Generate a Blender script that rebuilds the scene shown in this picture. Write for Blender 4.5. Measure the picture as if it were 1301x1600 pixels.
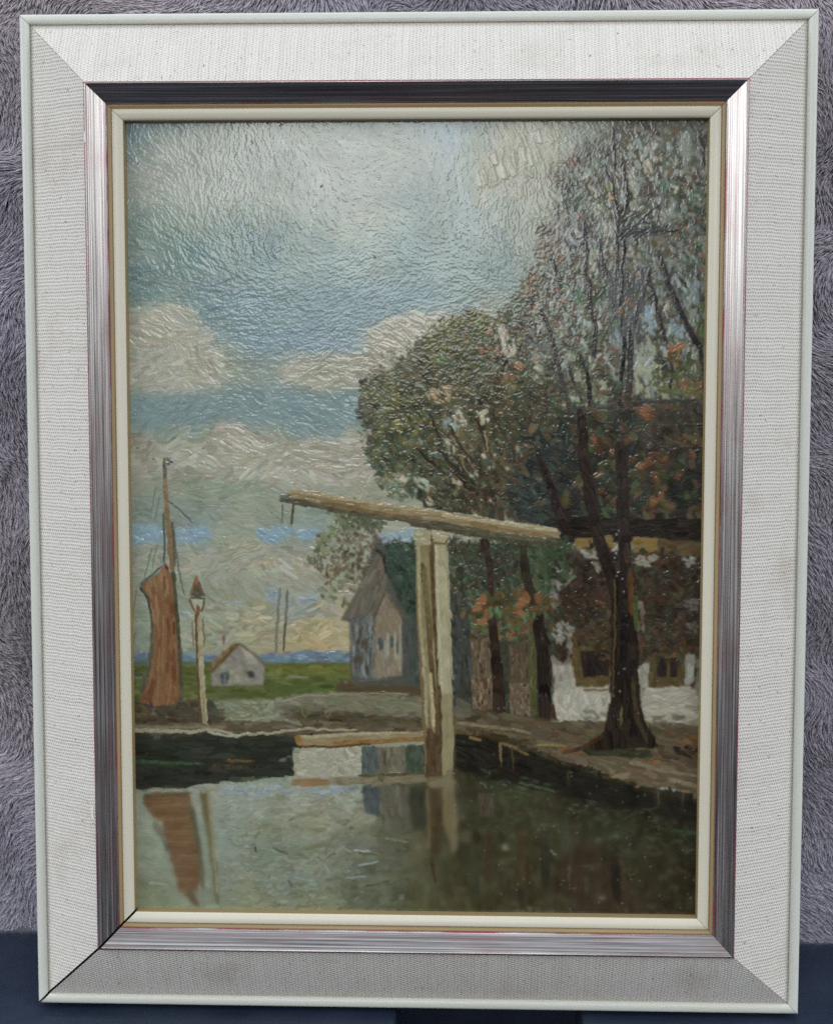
import bpy, math, time
import numpy as np

# ---------------------------------------------------------------- camera, light, exposure
scene = bpy.context.scene
for o in list(bpy.data.objects): bpy.data.objects.remove(o)
COL = scene.collection
LEAN = math.radians(12.0)                 # the picture leans back against the throw
FW, FH = 0.450, 0.5781                    # outer size of the frame (m)
THICK = 0.020                             # depth of the frame behind its front lip

def rot_x(a): return np.array([[1, 0, 0], [0, math.cos(a), -math.sin(a)], [0, math.sin(a), math.cos(a)]])
# picture space: x right, y away from the viewer, z up; origin at the centre of the front lip plane
RL = rot_x(-LEAN)                         # leaning back: top moves away (+y)
ORIGIN = np.array([0, 0, FH/2*math.cos(LEAN) + THICK*math.sin(LEAN) + 0.0003])
def to_world(p): return np.asarray(p, float) @ RL.T + ORIGIN
# camera pose in picture space
_rx, _ry, _rz = -8.78554654e-02, 3.72938849e-02, -5.71906961e-04
_t = np.array([-6.74857012e-04, -6.49354987e-03, 9.60644180e-01])
def _R(rx, ry, rz):
    cx, sx, cy, sy, cz, sz = math.cos(rx), math.sin(rx), math.cos(ry), math.sin(ry), math.cos(rz), math.sin(rz)
    return np.array([[1,0,0],[0,cx,-sx],[0,sx,cx]]) @ np.array([[cy,0,sy],[0,1,0],[-sy,0,cy]]) @ np.array([[cz,-sz,0],[sz,cz,0],[0,0,1]])
_Rm = _R(_rx, _ry, _rz)
_SW = np.array([[1,0,0],[0,0,1],[0,1,0]], float)      # (right, up, away) <-> (right, away, up)
CAM_P = _SW @ (-_Rm.T @ _t)                           # camera place in picture space
_right, _up, _fwd = [_SW @ _Rm[i] for i in range(3)]
FOCAL, IW, IH = 2600.0, 1301.0, 1600.0
def project(p):
    """picture space -> position in a 1301 x 1600 frame (used once, to lay out the canvas drawing grid)"""
    d = np.atleast_2d(p) - CAM_P
    x, y, z = d @ _right, d @ _up, d @ _fwd
    return np.stack([IW/2 + FOCAL*x/z, IH/2 - FOCAL*y/z], 1)
cam = bpy.data.cameras.new('camera'); cam_o = bpy.data.objects.new('camera', cam); COL.objects.link(cam_o)
from mathutils import Matrix, Vector
_M = np.eye(4); _M[:3, 0] = RL @ _right; _M[:3, 1] = RL @ _up; _M[:3, 2] = -(RL @ _fwd); _M[:3, 3] = to_world(CAM_P)
cam_o.matrix_world = Matrix(_M.tolist())
cam.sensor_fit = 'VERTICAL'; cam.sensor_height = 24.0; cam.lens = 24.0*FOCAL/IH
cam.clip_start = 0.02; cam.clip_end = 100
scene.camera = cam_o
cam.dof.use_dof = True; cam.dof.focus_distance = 0.95; cam.dof.aperture_fstop = 5.6
CAMW = to_world(CAM_P)

world = bpy.data.worlds.new('World'); scene.world = world; world.use_nodes = True
nt = world.node_tree; nt.nodes.clear()
def wn(t, **k):
    n = nt.nodes.new(t)
    for a, b in k.items(): setattr(n, a, b)
    return n
wo = wn('ShaderNodeOutputWorld'); bg = wn('ShaderNodeBackground'); tc = wn('ShaderNodeTexCoord'); sep = wn('ShaderNodeSeparateXYZ')
rp = wn('ShaderNodeValToRGB'); mr = wn('ShaderNodeMapRange')
nt.links.new(tc.outputs['Generated'], sep.inputs[0]); nt.links.new(sep.outputs['Z'], mr.inputs['Value'])
mr.inputs['From Min'].default_value = -1; mr.inputs['From Max'].default_value = 1
nt.links.new(mr.outputs[0], rp.inputs[0]); fm = wn('ShaderNodeMapRange'); mx = wn('ShaderNodeMix', data_type='RGBA', blend_type='MULTIPLY')
nt.links.new(sep.outputs['Y'], fm.inputs['Value'])            # surroundings shaped: dimmed in front to cut glare, brightened to the sides
fm.inputs['From Min'].default_value = -.95; fm.inputs['From Max'].default_value = -.35; fm.inputs['To Min'].default_value = .36; fm.inputs['To Max'].default_value = 1.48
mx.inputs[0].default_value = 1.0; nt.links.new(rp.outputs[0], mx.inputs[6]); nt.links.new(fm.outputs[0], mx.inputs[7]); nt.links.new(mx.outputs[2], bg.inputs['Color']); nt.links.new(bg.outputs[0], wo.inputs[0])
cr = rp.color_ramp; cr.elements[0].position = 0.45; cr.elements[0].color = (.05, .051, .058, 1)
cr.elements[1].position = 1.0; cr.elements[1].color = (.28, .31, .35, 1)
for pos, c in ((.53, (.09, .095, .105, 1)), (.60, (.24, .255, .28, 1)), (.67, (.62, .65, .68, 1)), (.715, (1.0, 1.03, 1.06, 1)), (.76, (.60, .63, .66, 1)), (.82, (.24, .26, .29, 1))):
    e = cr.elements.new(pos); e.color = c
bg.inputs['Strength'].default_value = 2.24

def area(name, loc, target, sx, sy, power, color):
    l = bpy.data.lights.new(name, 'AREA'); l.shape = 'RECTANGLE'; l.size = sx; l.size_y = sy; l.energy = power; l.color = color
    o = bpy.data.objects.new(name, l); COL.objects.link(o); o.location = loc
    o.rotation_euler = (Vector(target) - Vector(loc)).to_track_quat('-Z', 'Y').to_euler()
    return o
area('daylight_window', (-0.15, -2.3, 1.33), (0, 0, .35), .72, .66, 8.5, (.92, .97, 1.0))
area('daylight_overhead', (0, .40, 2.0), (0, 0.0, .3), 2.2, .9, 12, (.80, .90, 1.0))
scene.view_settings.view_transform = 'Standard'; scene.view_settings.look = 'None'
area('side_fill', (-2.1, -1.0, 1.25), (0, 0, .3), 1.1, 1.0, 11, (.95, .98, 1.0))  # added fill lamp at the left, brightens the top of the right silver strip
area('far_side_fill', (2.0, -.9, 1.25), (0, 0, .3), 1.0, 1.0, 8, (.95, .98, 1.0))  # weaker fill lamp added at the right, lifts right linen and left silver
scene.cycles.use_denoising = False
scene.view_settings.exposure = 0.0; scene.view_settings.gamma = 1.0
scene.view_settings.use_curve_mapping = False

# ---------------------------------------------------------------- helpers
def mat(name, color=(.5,.5,.5), rough=.5, metal=0.0, spec=.5, coat=0.0, coat_r=.1):
    m = bpy.data.materials.new(name); m.use_nodes = True
    b = m.node_tree.nodes['Principled BSDF']
    b.inputs['Base Color'].default_value = (*color, 1); b.inputs['Roughness'].default_value = rough
    b.inputs['Metallic'].default_value = metal; b.inputs['Specular IOR Level'].default_value = spec
    b.inputs['Coat Weight'].default_value = coat; b.inputs['Coat Roughness'].default_value = coat_r
    return m
class G:
    """small node-graph helper"""
    def __init__(s, m): s.t = m.node_tree; s.b = s.t.nodes['Principled BSDF']
    def n(s, typ, ins=None, **k):
        q = s.t.nodes.new(typ)
        for a, b in k.items(): setattr(q, a, b)
        for a, v in (ins or {}).items():
            if hasattr(v, 'is_output') or isinstance(v, bpy.types.NodeSocket): s.t.links.new(v, q.inputs[a])
            else: q.inputs[a].default_value = v
        return q
    def math(s, op, a, b=0.0, c=0.0): return s.n('ShaderNodeMath', {0: a, 1: b, 2: c}, operation=op).outputs[0]
    def mix(s, f, a, b, mode='MIX'):
        q = s.n('ShaderNodeMix', {0: f}, data_type='RGBA', blend_type=mode)
        for i, v in ((6, a), (7, b)):
            if isinstance(v, bpy.types.NodeSocket): s.t.links.new(v, q.inputs[i])
            else: q.inputs[i].default_value = (*v, 1)
        return q.outputs[2]
    def noise(s, vec, scale, detail=3, rough=.55, dist=0.0): return s.n('ShaderNodeTexNoise', {'Vector': vec, 'Scale': scale, 'Detail': detail, 'Roughness': rough, 'Distortion': dist}).outputs[0]
    def ramp(s, v, a, b): return s.n('ShaderNodeMapRange', {'Value': v, 'From Min': a, 'From Max': b}).outputs[0]
    def scale(s, vec, xyz): return s.n('ShaderNodeMapping', {'Vector': vec, 'Scale': xyz}).outputs[0]
    def uv(s): return s.n('ShaderNodeUVMap').outputs[0]
    def obj(s): return s.n('ShaderNodeTexCoord').outputs['Object']
    def color(s, v): s.t.links.new(v, s.b.inputs['Base Color'])
    def rough(s, v): s.t.links.new(v, s.b.inputs['Roughness'])
    def bump(s, h, dist=.001, strength=1.0): s.t.links.new(s.n('ShaderNodeBump', {'Height': h, 'Distance': dist, 'Strength': strength}).outputs[0], s.b.inputs['Normal'])

def mesh_obj(name, verts, faces, material, parent=None, uv=None, smooth=True, col=None):
    me = bpy.data.meshes.new(name)
    verts = np.asarray(verts, np.float32); faces = np.asarray(faces, np.int32)
    nf, k = faces.shape
    me.vertices.add(len(verts)); me.vertices.foreach_set('co', verts.ravel())
    me.loops.add(nf*k); me.loops.foreach_set('vertex_index', faces.ravel())
    me.polygons.add(nf); me.polygons.foreach_set('loop_start', np.arange(0, nf*k, k, dtype=np.int32))
    me.polygons.foreach_set('use_smooth', np.full(nf, smooth, bool))
    if uv is not None:
        l = me.uv_layers.new(name='UVMap'); l.data.foreach_set('uv', np.asarray(uv, np.float32)[faces.ravel()].ravel())
    if col is not None:
        a = me.color_attributes.new('paint', 'FLOAT_COLOR', 'POINT'); a.data.foreach_set('color', np.asarray(col, np.float32).ravel())
    me.update(calc_edges=True); me.validate()
    me.materials.append(material)
    o = bpy.data.objects.new(name, me); COL.objects.link(o)
    if parent: o.parent = parent
    return o
# ---------------------------------------------------------------- ground and throw
def ray_floor(px, py, z=0.0):
    d = np.array([(px - IW/2)/FOCAL, (IH/2 - py)/FOCAL, 1.0])
    w = RL @ (d[0]*_right + d[1]*_up + d[2]*_fwd)
    return CAMW + w*(z - CAMW[2])/w[2]

m_floor = mat('navy_painted_wood', (.018, .026, .045), .55, spec=.4)
g = G(m_floor); ob = g.obj()
st = g.scale(ob, (3, 40, 40)); n1 = g.noise(st, 6, 4); n2 = g.noise(ob, 14, 4); n3 = g.noise(ob, 420, 2)
g.color(g.mix(g.ramp(n3, .74, .80), g.mix(g.ramp(n2, .35, .7), (.013, .021, .040), (.027, .040, .070)), (.12, .13, .15)))
g.rough(g.ramp(n2, -.3, 1.5)); g.bump(n1, .0008, .35)
YF = -0.55; YB = 1.2; XS = 1.4
# front notch between the two blue boards (brown board below it)
nx0, nx1 = ray_floor(618, 1590)[0], ray_floor(909, 1590)[0]
ny = -0.004
def slab(poly, z0, z1):
    n = len(poly); v = [(x, y, z1) for x, y in poly] + [(x, y, z0) for x, y in poly]
    return v, n
def prism(name, poly, z0, z1, material):
    import bmesh
    bm = bmesh.new(); top = [bm.verts.new((x, y, z1)) for x, y in poly]
    f = bm.faces.new(top); r = bmesh.ops.extrude_face_region(bm, geom=[f])
    for e_ in r['geom']:
        if isinstance(e_, bmesh.types.BMVert): e_.co.z = z0
    bmesh.ops.recalc_face_normals(bm, faces=bm.faces)
    me = bpy.data.meshes.new(name); bm.to_mesh(me); bm.free(); me.materials.append(material)
    o = bpy.data.objects.new(name, me); COL.objects.link(o); return o
floor = prism('floor', [(-XS, YF), (nx0, YF), (nx0, ny), (nx1, ny), (nx1, YF), (XS, YF), (XS, YB), (-XS, YB)], -.05, 0, m_floor)
floor['kind'] = 'structure'
b = floor.modifiers.new('edge', 'BEVEL'); b.width = .0015; b.segments = 2
m_brown = mat('dark_brown_wood', (.030, .016, .012), .6)
g = G(m_brown); g.color(g.mix(g.noise(g.scale(g.obj(), (2, 30, 30)), 8, 4), (.016, .009, .008), (.045, .024, .017)))
sub = prism('subfloor', [(-XS, YF), (XS, YF), (XS, YB), (-XS, YB)], -.075, -.0515, m_brown); sub['kind'] = 'structure'

# fleece throw hanging behind
fl = ray_floor(35, 1452)
y_b = fl[1]                                           # bottom edge of the throw on the floor
y_top = to_world([0, THICK, FH/2])[1] + .022          # where the frame's back leans on it
z_top = to_world([0, THICK, FH/2])[2]
slope = (y_top - y_b)/z_top
m_fleece = mat('mauve_grey_fleece', (.16, .145, .18), .9, spec=.1)
g = G(m_fleece); g.b.inputs['Sheen Weight'].default_value = .25; g.b.inputs['Sheen Roughness'].default_value = .5
at = g.n('ShaderNodeAttribute', attribute_name='paint').outputs['Color']; g.color(at)
r2 = np.random.default_rng(3)
def smooth_noise(x, z, cell, seed):
    r = np.random.default_rng(seed); gr = r.random((400, 400))
    x = x/cell + 100; z = z/cell + 100
    xi, zi = np.floor(x).astype(int), np.floor(z).astype(int); fx, fz = x - xi, z - zi
    fx = fx*fx*(3 - 2*fx); fz = fz*fz*(3 - 2*fz); xi %= 399; zi %= 399
    return (gr[zi, xi]*(1 - fx) + gr[zi, xi + 1]*fx)*(1 - fz) + (gr[zi + 1, xi]*(1 - fx) + gr[zi + 1, xi + 1]*fx)*fz
def drape(x, z): return y_b + slope*z + .012*(smooth_noise(x, z*.5, .16, 1) - .5) + .006*(smooth_noise(x, z, .05, 2) - .5)
gx, gz = np.meshgrid(np.linspace(-.75, .75, 151), np.linspace(.008, .95, 96))
V = np.stack([gx, drape(gx, gz) + .004, gz], -1).reshape(-1, 3)
idx = np.arange(gx.size).reshape(gx.shape)
Fq = np.stack([idx[:-1, :-1], idx[:-1, 1:], idx[1:, 1:], idx[1:, :-1]], -1).reshape(-1, 4)
throw = mesh_obj('fleece_throw', V, Fq, m_fleece, col=np.tile([.32, .29, .34, 1], (len(V), 1)))
sm = throw.modifiers.new('cloth', 'SOLIDIFY'); sm.thickness = .006; sm.offset = -1
throw['label'] = 'mauve grey long-pile fleece throw hanging behind the framed painting'; throw['category'] = 'blanket'
# pile: short curved tufts
def pile(n, x0, x1, z0, z1, wid):
    x = r2.uniform(x0, x1, n); z = r2.uniform(z0, z1, n)
    hid = (np.abs(x) < FW/2 - .03) & (z < z_top - .04)
    x, z = x[~hid], z[~hid]; n = len(x)
    # clumps share a direction
    cx = smooth_noise(x, z, .022, 11) - .5; cz = smooth_noise(x, z, .022, 12) - .5
    wx = smooth_noise(x, z, .09, 13) - .5
    a = -math.pi/2 + cx*2.2 + wx*2.4 + r2.normal(0, .14, n)
    a = a + np.where(x < 0, -.35, .35)
    L = r2.uniform(.006, .0115, n)*(.7 + .7*smooth_noise(x, z, .03, 14)); lift = r2.uniform(.22, .5, n) + cz*.3
    d = np.stack([np.cos(a)*L, -np.clip(lift, .15, 1)*L*.8, np.sin(a)*L], 1)
    p0 = np.stack([x, drape(x, z) + .002, z], 1); p1 = p0 + d*.55 + np.stack([0*x, -.22*L, 0*x], 1); p2 = p0 + d*1.0
    p2[:, 2] = np.maximum(p2[:, 2], .001); p1[:, 2] = np.maximum(p1[:, 2], .001)
    sd = np.stack([-np.sin(a), r2.normal(0, .4, n), np.cos(a)], 1); sd /= np.linalg.norm(sd, axis=1)[:, None]; w = (wid*r2.uniform(.6, 1.4, n))[:, None]
    nm = np.cross(d, sd); nm /= np.linalg.norm(nm, axis=1)[:, None]
    V = np.stack([p0 - sd*w, p0 + sd*w, p0 + nm*w*1.1, p1 - sd*w, p1 + sd*w, p1 + nm*w*1.1, p2], 1).reshape(-1, 3)
    o = (np.arange(n)*7)[:, None]
    T = np.concatenate([o + np.array(t) for t in ((0,1,4),(0,4,3),(1,2,5),(1,5,4),(2,0,3),(2,3,5),(3,4,6),(4,5,6),(5,3,6))], 0)
    base = np.array([.50, .455, .51])*(.8 + .4*smooth_noise(x, z, .05, 15))[:, None]*r2.uniform(.92, 1.08, n)[:, None]
    base *= 1 + (smooth_noise(x, z, .2, 16)[:, None] - .5)*np.array([.10, 0, -.10])
    c = np.ones((n, 7, 4)); c[:, :, :3] = base[:, None]; c[:, 6, :3] *= 1.15
    return V, T, c.reshape(-1, 4)
Va, Ta, Ca = pile(380000, -.30, .30, .004, .67, .00034)
Vb, Tb, Cb = pile(50000, -.74, .74, .004, .94, .0006)
pl = mesh_obj('pile', np.r_[Va, Vb], np.r_[Ta, Tb + len(Va)], m_fleece, throw, col=np.r_[Ca, Cb])

# ---------------------------------------------------------------- the framed painting
fp = bpy.data.objects.new('framed_painting', None); COL.objects.link(fp)
fp.matrix_world = Matrix([[*RL[i], ORIGIN[i]] for i in range(3)] + [[0, 0, 0, 1]])
fp['label'] = 'framed oil painting of a white drawbridge and canal, in silver moulding and cream linen'
fp['category'] = 'painting'

# profile stations: inset d from the outer edge, rise p towards the viewer (m)
SIDES = ('top', 'right', 'bottom', 'left')
def ring_pt(side, d, p, t):
    """t in 0..1 along the member from mitre to mitre"""
    hw, hh = FW/2 - d, FH/2 - d
    if side == 0: return (-hw + 2*hw*t, -p, hh)
    if side == 1: return (hw, -p, hh - 2*hh*t)
    if side == 2: return (hw - 2*hw*t, -p, -hh)
    return (-hw, -p, -hh + 2*hh*t)
GAP = {0: (.00012, .00016), 1: (.00016, .00012), 2: (.00012, .0009), 3: (.0009, .00012)}     # open mitres, the lower left one gapes
def member(name, prof, material, n=60, label=None):
    prof = np.array(prof, float); acc = np.r_[0, np.cumsum(np.hypot(*np.diff(prof, axis=0).T))]
    out = []
    for s in range(4):
        length = (FW if s % 2 == 0 else FH)
        V = []; U = []
        for j in range(n + 1):
            for k, (d, p) in enumerate(prof):
                ln = length - 2*d; g0, g1 = GAP[s]
                t = (g0 + (ln - g0 - g1)*j/n)/ln
                V.append(ring_pt(s, d, p, t)); U.append((d + ln*t + s*.713, acc[k]))
        m = len(prof)
        Fc = [(j*m + k, j*m + k + 1, (j + 1)*m + k + 1, (j + 1)*m + k) for j in range(n) for k in range(m - 1)]
        o = mesh_obj(name, V, Fc, material, fp, uv=U)
        out.append(o)
    return out
mm = .001
# materials
m_lip = mat('ivory_paint', (.66, .69, .60), .32, spec=.5)
g = G(m_lip); u = g.uv(); nz = g.noise(g.scale(u, (20, 300, 1)), 3, 4); sp = g.noise(g.scale(u, (1, 1, 1)), 500, 2)
g.color(g.mix(g.ramp(sp, .72, .78), g.mix(nz, (.645, .655, .575), (.715, .715, .645)), (.25, .22, .17))); g.bump(g.noise(g.scale(u, (30, 200, 1)), 4, 3), .0004, .3)

m_lin = mat('natural_linen', (.6, .57, .52), .85, spec=.15)
g = G(m_lin); u = g.uv(); g.b.inputs['Sheen Weight'].default_value = .1
sx = g.n('ShaderNodeSeparateXYZ', {0: u}); ul, vl = sx.outputs[0], sx.outputs[1]
wob = g.math('MULTIPLY', g.math('SUBTRACT', g.noise(g.scale(u, (60, 90, 1)), 1.0, 3), .5), .0022)
slub = g.noise(g.scale(u, (420, 14, 1)), 1.0, 3)                        # thick and thin threads
rib = g.math('SINE', g.math('MULTIPLY', g.math('ADD', ul, wob), 2*math.pi/.00195))
wob2 = g.math('MULTIPLY', g.math('SUBTRACT', g.noise(g.scale(u, (80, 160, 1)), 1.3, 3), .5), .0016)
weft = g.math('SINE', g.math('ADD', g.math('MULTIPLY', g.math('ADD', vl, wob2), 2*math.pi/.00175), g.math('MULTIPLY', g.math('ADD', ul, wob), math.pi/.00195)))
ht = g.math('ADD', g.math('ADD', g.math('MULTIPLY', rib, .30), g.math('MULTIPLY', weft, .30)), g.math('MULTIPLY', slub, .9))
gapm = g.math('MULTIPLY', g.ramp(rib, .1, -.75), g.ramp(g.math('ADD', weft, g.math('MULTIPLY', slub, 1.2)), 1.1, -.5))
blot = g.noise(g.scale(u, (18, 26, 1)), 1.0, 4)
c0 = g.mix(slub, (.68, .635, .565), (.84, .81, .755)); c0 = g.mix(g.ramp(blot, .55, .85), c0, (.56, .50, .41))
c1 = g.mix(g.math('MULTIPLY', gapm, .65), c0, (.34, .28, .22))
fleck = g.noise(g.scale(u, (700, 240, 1)), 1.0, 2)
c2 = g.mix(g.math('MULTIPLY', g.ramp(fleck, .66, .73), .8), c1, (.20, .14, .09))
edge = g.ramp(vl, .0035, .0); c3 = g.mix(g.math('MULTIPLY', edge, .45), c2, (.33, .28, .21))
g.color(c3); g.bump(ht, .0004, .8)

sil = [(41.6, 19.0), (41.35, 21.4), (41.5, 22.5), (42.0, 23.0), (42.7, 22.9), (43.4, 22.4), (45.0, 21.4), (46.6, 20.4), (48.2, 19.4), (49.8, 18.35), (51.2, 17.4), (52.2, 16.7), (52.5, 16.65), (52.95, 16.3), (53.0, 14.0)]
SA = np.r_[0, np.cumsum(np.hypot(*np.diff(np.array(sil), axis=0).T))]*mm
m_sil = mat('worn_silver_leaf', (.72, .70, .68), .25, 1.0)
g = G(m_sil); u = g.uv(); sx = g.n('ShaderNodeSeparateXYZ', {0: u}); vl = sx.outputs[1]
l1 = g.noise(g.scale(u, (2, 1900, 1)), 1.0, 3, .6); l2 = g.noise(g.scale(u, (9, 800, 1)), 1.0, 5, .65); l3 = g.noise(g.scale(u, (25, 60, 1)), 1.0, 4)
vj = g.math('ADD', vl, g.math('MULTIPLY', g.math('SUBTRACT', l3, .5), .0007))
def band(a, b_, s=.00012): return g.math('MULTIPLY', g.ramp(vj, a - s, a + s), g.ramp(vj, b_ + s, b_ - s))
base = g.mix(g.ramp(l2, .32, .68), (.15, .135, .13), (.60, .565, .54)); base = g.mix(g.math('MULTIPLY', g.ramp(l1, .54, .62), .75), base, (.13, .09, .085)); base = g.mix(g.math('MULTIPLY', g.ramp(l1, .43, .38), .6), base, (.80, .75, .72))
base = g.mix(g.math('MULTIPLY', g.ramp(l3, .48, .70), .4), base, (.30, .17, .155))
red = g.math('MAXIMUM', g.math('MAXIMUM', band(SA[0] - .001, SA[3], .00015), g.math('MULTIPLY', band(SA[9], SA[9] + .0003, .00005), .6)), g.math('MULTIPLY', band(SA[12], SA[14], .0001), g.ramp(l3, .4, .55)))
red = g.math('MULTIPLY', red, g.ramp(l2, .28, .5))
c = g.mix(red, base, (.27, .035, .065))
g.color(c); g.t.links.new(g.math('SUBTRACT', 1.0, g.math('MULTIPLY', red, .75)), g.b.inputs['Metallic'])
g.rough(g.n('ShaderNodeMapRange', {'Value': l2, 'From Min': .3, 'From Max': .7, 'To Min': .22, 'To Max': .38}).outputs[0])
g.bump(g.math('ADD', g.math('MULTIPLY', l1, .5), l2), .00005, .5)

m_och = mat('dull_gilt', (.36, .25, .11), .4)
g = G(m_och); u = g.uv(); g.color(g.mix(g.noise(g.scale(u, (8, 300, 1)), 1, 4), (.24, .16, .07), (.46, .33, .16)))
m_crm = mat('cream_slip_paint', (.68, .62, .47), .35, spec=.5)
g = G(m_crm); u = g.uv(); nz = g.noise(g.scale(u, (10, 200, 1)), 1, 4); sp = g.noise(u, 600, 2)
g.color(g.mix(g.ramp(sp, .73, .79), g.mix(nz, (.64, .59, .46), (.72, .67, .53)), (.28, .22, .14))); g.bump(nz, .0003, .3)
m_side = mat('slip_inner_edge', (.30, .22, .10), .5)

Z_ = mm
member('outer_lip', [(0, -THICK), (0, -1.4*Z_), (.35*Z_, -.45*Z_), (1.3*Z_, 0), (2.8*Z_, .25*Z_), (4.4*Z_, .05*Z_), (5.4*Z_, -.6*Z_), (5.7*Z_, -2.6*Z_)], m_lip, 40)
lin_prof = [(5.72*Z_ + 36.0*Z_*t, -2.3*Z_ + 23.4*Z_*t + .8*Z_*math.sin(math.pi*t)) for t in np.linspace(0, 1, 9)]
member('linen_panel', lin_prof, m_lin, 60)
member('silver_moulding', [(a*Z_, b_*Z_) for a, b_ in sil], m_sil, 60)
member('gilt_fillet', [(53.02*Z_, 15.6*Z_), (53.6*Z_, 15.7*Z_), (54.4*Z_, 15.3*Z_), (55.3*Z_, 14.6*Z_)], m_och, 30)
member('cream_slip', [(55.32*Z_, 14.4*Z_), (55.6*Z_, 15.3*Z_), (56.3*Z_, 15.6*Z_), (58.5*Z_, 15.1*Z_), (60.2*Z_, 14.7*Z_), (61.1*Z_, 14.1*Z_), (61.55*Z_, 13.2*Z_)], m_crm, 30)
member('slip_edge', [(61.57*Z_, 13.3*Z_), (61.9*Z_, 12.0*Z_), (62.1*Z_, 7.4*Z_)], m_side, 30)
# backing: rabbet board behind everything, closes the mitre gaps in the dark
m_back = mat('black_backing', (.006, .006, .007), .9)
def box_member(name, d0, d1, p0, p1):
    return member(name, [(d0, p0), (d0, p1), (d1, p1)], m_back, 2)
import bmesh
bm = bmesh.new()
def loft(rings):
    vs = [[bm.verts.new((sx_*(FW/2 - d), -p, sz_*(FH/2 - d))) for sx_, sz_ in ((-1, 1), (1, 1), (1, -1), (-1, -1))] for d, p in rings]
    for a, b_ in zip(vs[:-1], vs[1:]):
        for i in range(4): bm.faces.new((a[i], a[(i + 1) % 4], b_[(i + 1) % 4], b_[i]))
    bm.faces.new(vs[0])
loft([(.001, -THICK + .0005), (.001, -.004), (.0062, -.004), (.0425, .0180), (.0535, .0125), (.0560, .0115), (.0615, .0070), (.0700, .0060)])
me = bpy.data.meshes.new('backing'); bm.to_mesh(me); bm.free(); me.materials.append(m_back)
bk = bpy.data.objects.new('backing', me); COL.objects.link(bk); bk.parent = fp

# chips in the gilding
m_chip = mat('white_gesso', (.8, .78, .74), .6)
def unproject(px, py, p):
    d = np.array([(px - IW/2)/FOCAL, (IH/2 - py)/FOCAL, 1.0]); w = d[0]*_right + d[1]*_up + d[2]*_fwd
    return CAM_P + w*(-p - CAM_P[1])/w[1]
def chip(pts, p):
    q = np.array([unproject(x, y, p) for x, y in pts]); n = len(q)
    V = np.r_[q, q + [0, .0006, 0]]
    bm = bmesh.new(); vs = [bm.verts.new(v) for v in V]
    bm.faces.new(vs[:n]); bm.faces.new(vs[n:][::-1])
    for i in range(n): bm.faces.new((vs[i], vs[(i + 1) % n], vs[n + (i + 1) % n], vs[n + i]))
    bmesh.ops.recalc_face_normals(bm, faces=bm.faces)
    me = bpy.data.meshes.new('paint_chip'); bm.to_mesh(me); bm.free(); me.materials.append(m_chip)
    o = bpy.data.objects.new('paint_chip', me); COL.objects.link(o); o.parent = fp
chip([(131.5, 206), (134, 206), (134.5, 222), (131.8, 222)], .0236)
chip([(143, 1258), (146.5, 1262), (145, 1270), (147, 1281), (142.5, 1276)], .0236)
chip([(134, 570), (136, 571), (136, 580), (134, 579)], .0236)
chip([(140, 1480), (143, 1476), (144, 1480)], .0236)

# canvas: the relief of the paint is real
PHW, PHH, PP = .1645, .2286, .0078
QUAD = project([(-PHW, -PP, PHH), (PHW, -PP, PHH), (PHW, -PP, -PHH), (-PHW, -PP, -PHH)])
# ---------------------------------------------------------------- oil painting
# The picture is painted stroke by stroke (colour + paint thickness) on a canvas grid; the grid becomes a relief mesh.
# Stroke positions are written in a drawing grid whose four canvas corners are QUAD.
CW, CH = 800, 1080

def homography(src, dst):
    A = []
    for (x, y), (u, v) in zip(src, dst):
        A.append([x, y, 1, 0, 0, 0, -u*x, -u*y, -u]); A.append([0, 0, 0, x, y, 1, -v*x, -v*y, -v])
    return np.linalg.svd(np.array(A))[2][-1].reshape(3, 3)
HM = homography(QUAD, np.array([[0, 0], [CW, 0], [CW, CH], [0, CH]], float))
HI = np.linalg.inv(HM)
def P(pts):
    p = np.atleast_2d(np.array(pts, float))
    q = np.c_[p, np.ones(len(p))] @ HM.T
    return q[:, :2] / q[:, 2:]
SC = CW / 905.0
rng = np.random.default_rng(7)
yy, xx = np.mgrid[0:CH, 0:CW]
_q = np.stack([xx + .5, yy + .5, np.ones_like(xx)], -1) @ HI.T
GX, GY = _q[..., 0] / _q[..., 2], _q[..., 1] / _q[..., 2]          # drawing coordinates of each canvas cell

def vnoise(h, w, cell, seed):
    r = np.random.default_rng(seed)
    gh, gw = int(h / cell) + 3, int(w / cell) + 3
    g = r.random((gh, gw))
    y = np.arange(h) / cell; x = np.arange(w) / cell
    yi, xi = y.astype(int), x.astype(int)
    fy, fx = y - yi, x - xi
    fy = (fy*fy*(3 - 2*fy))[:, None]; fx = (fx*fx*(3 - 2*fx))[None]
    a = g[yi][:, xi]; b = g[yi][:, xi + 1]; c = g[yi + 1][:, xi]; d = g[yi + 1][:, xi + 1]
    return (a*(1 - fx) + b*fx)*(1 - fy) + (c*(1 - fx) + d*fx)*fy
def fbm(cell, seed, octs=4):
    o = np.zeros((CH, CW)); a = 1; t = 0
    for k in range(octs):
        o += a*vnoise(CH, CW, max(cell/2**k, 1.2), seed + k*17); t += a; a *= .55
    return o/t
def blur(a, n):
    for _ in range(2):
        for ax in (0, 1):
            c = np.cumsum(np.pad(a, [(n + 1, n) if i == ax else (0, 0) for i in range(a.ndim)], mode='edge'), axis=ax)
            a = (np.take(c, np.arange(2*n + 1, c.shape[ax]), ax) - np.take(c, np.arange(0, c.shape[ax] - 2*n - 1), ax))/(2*n + 1)
    return a

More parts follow.
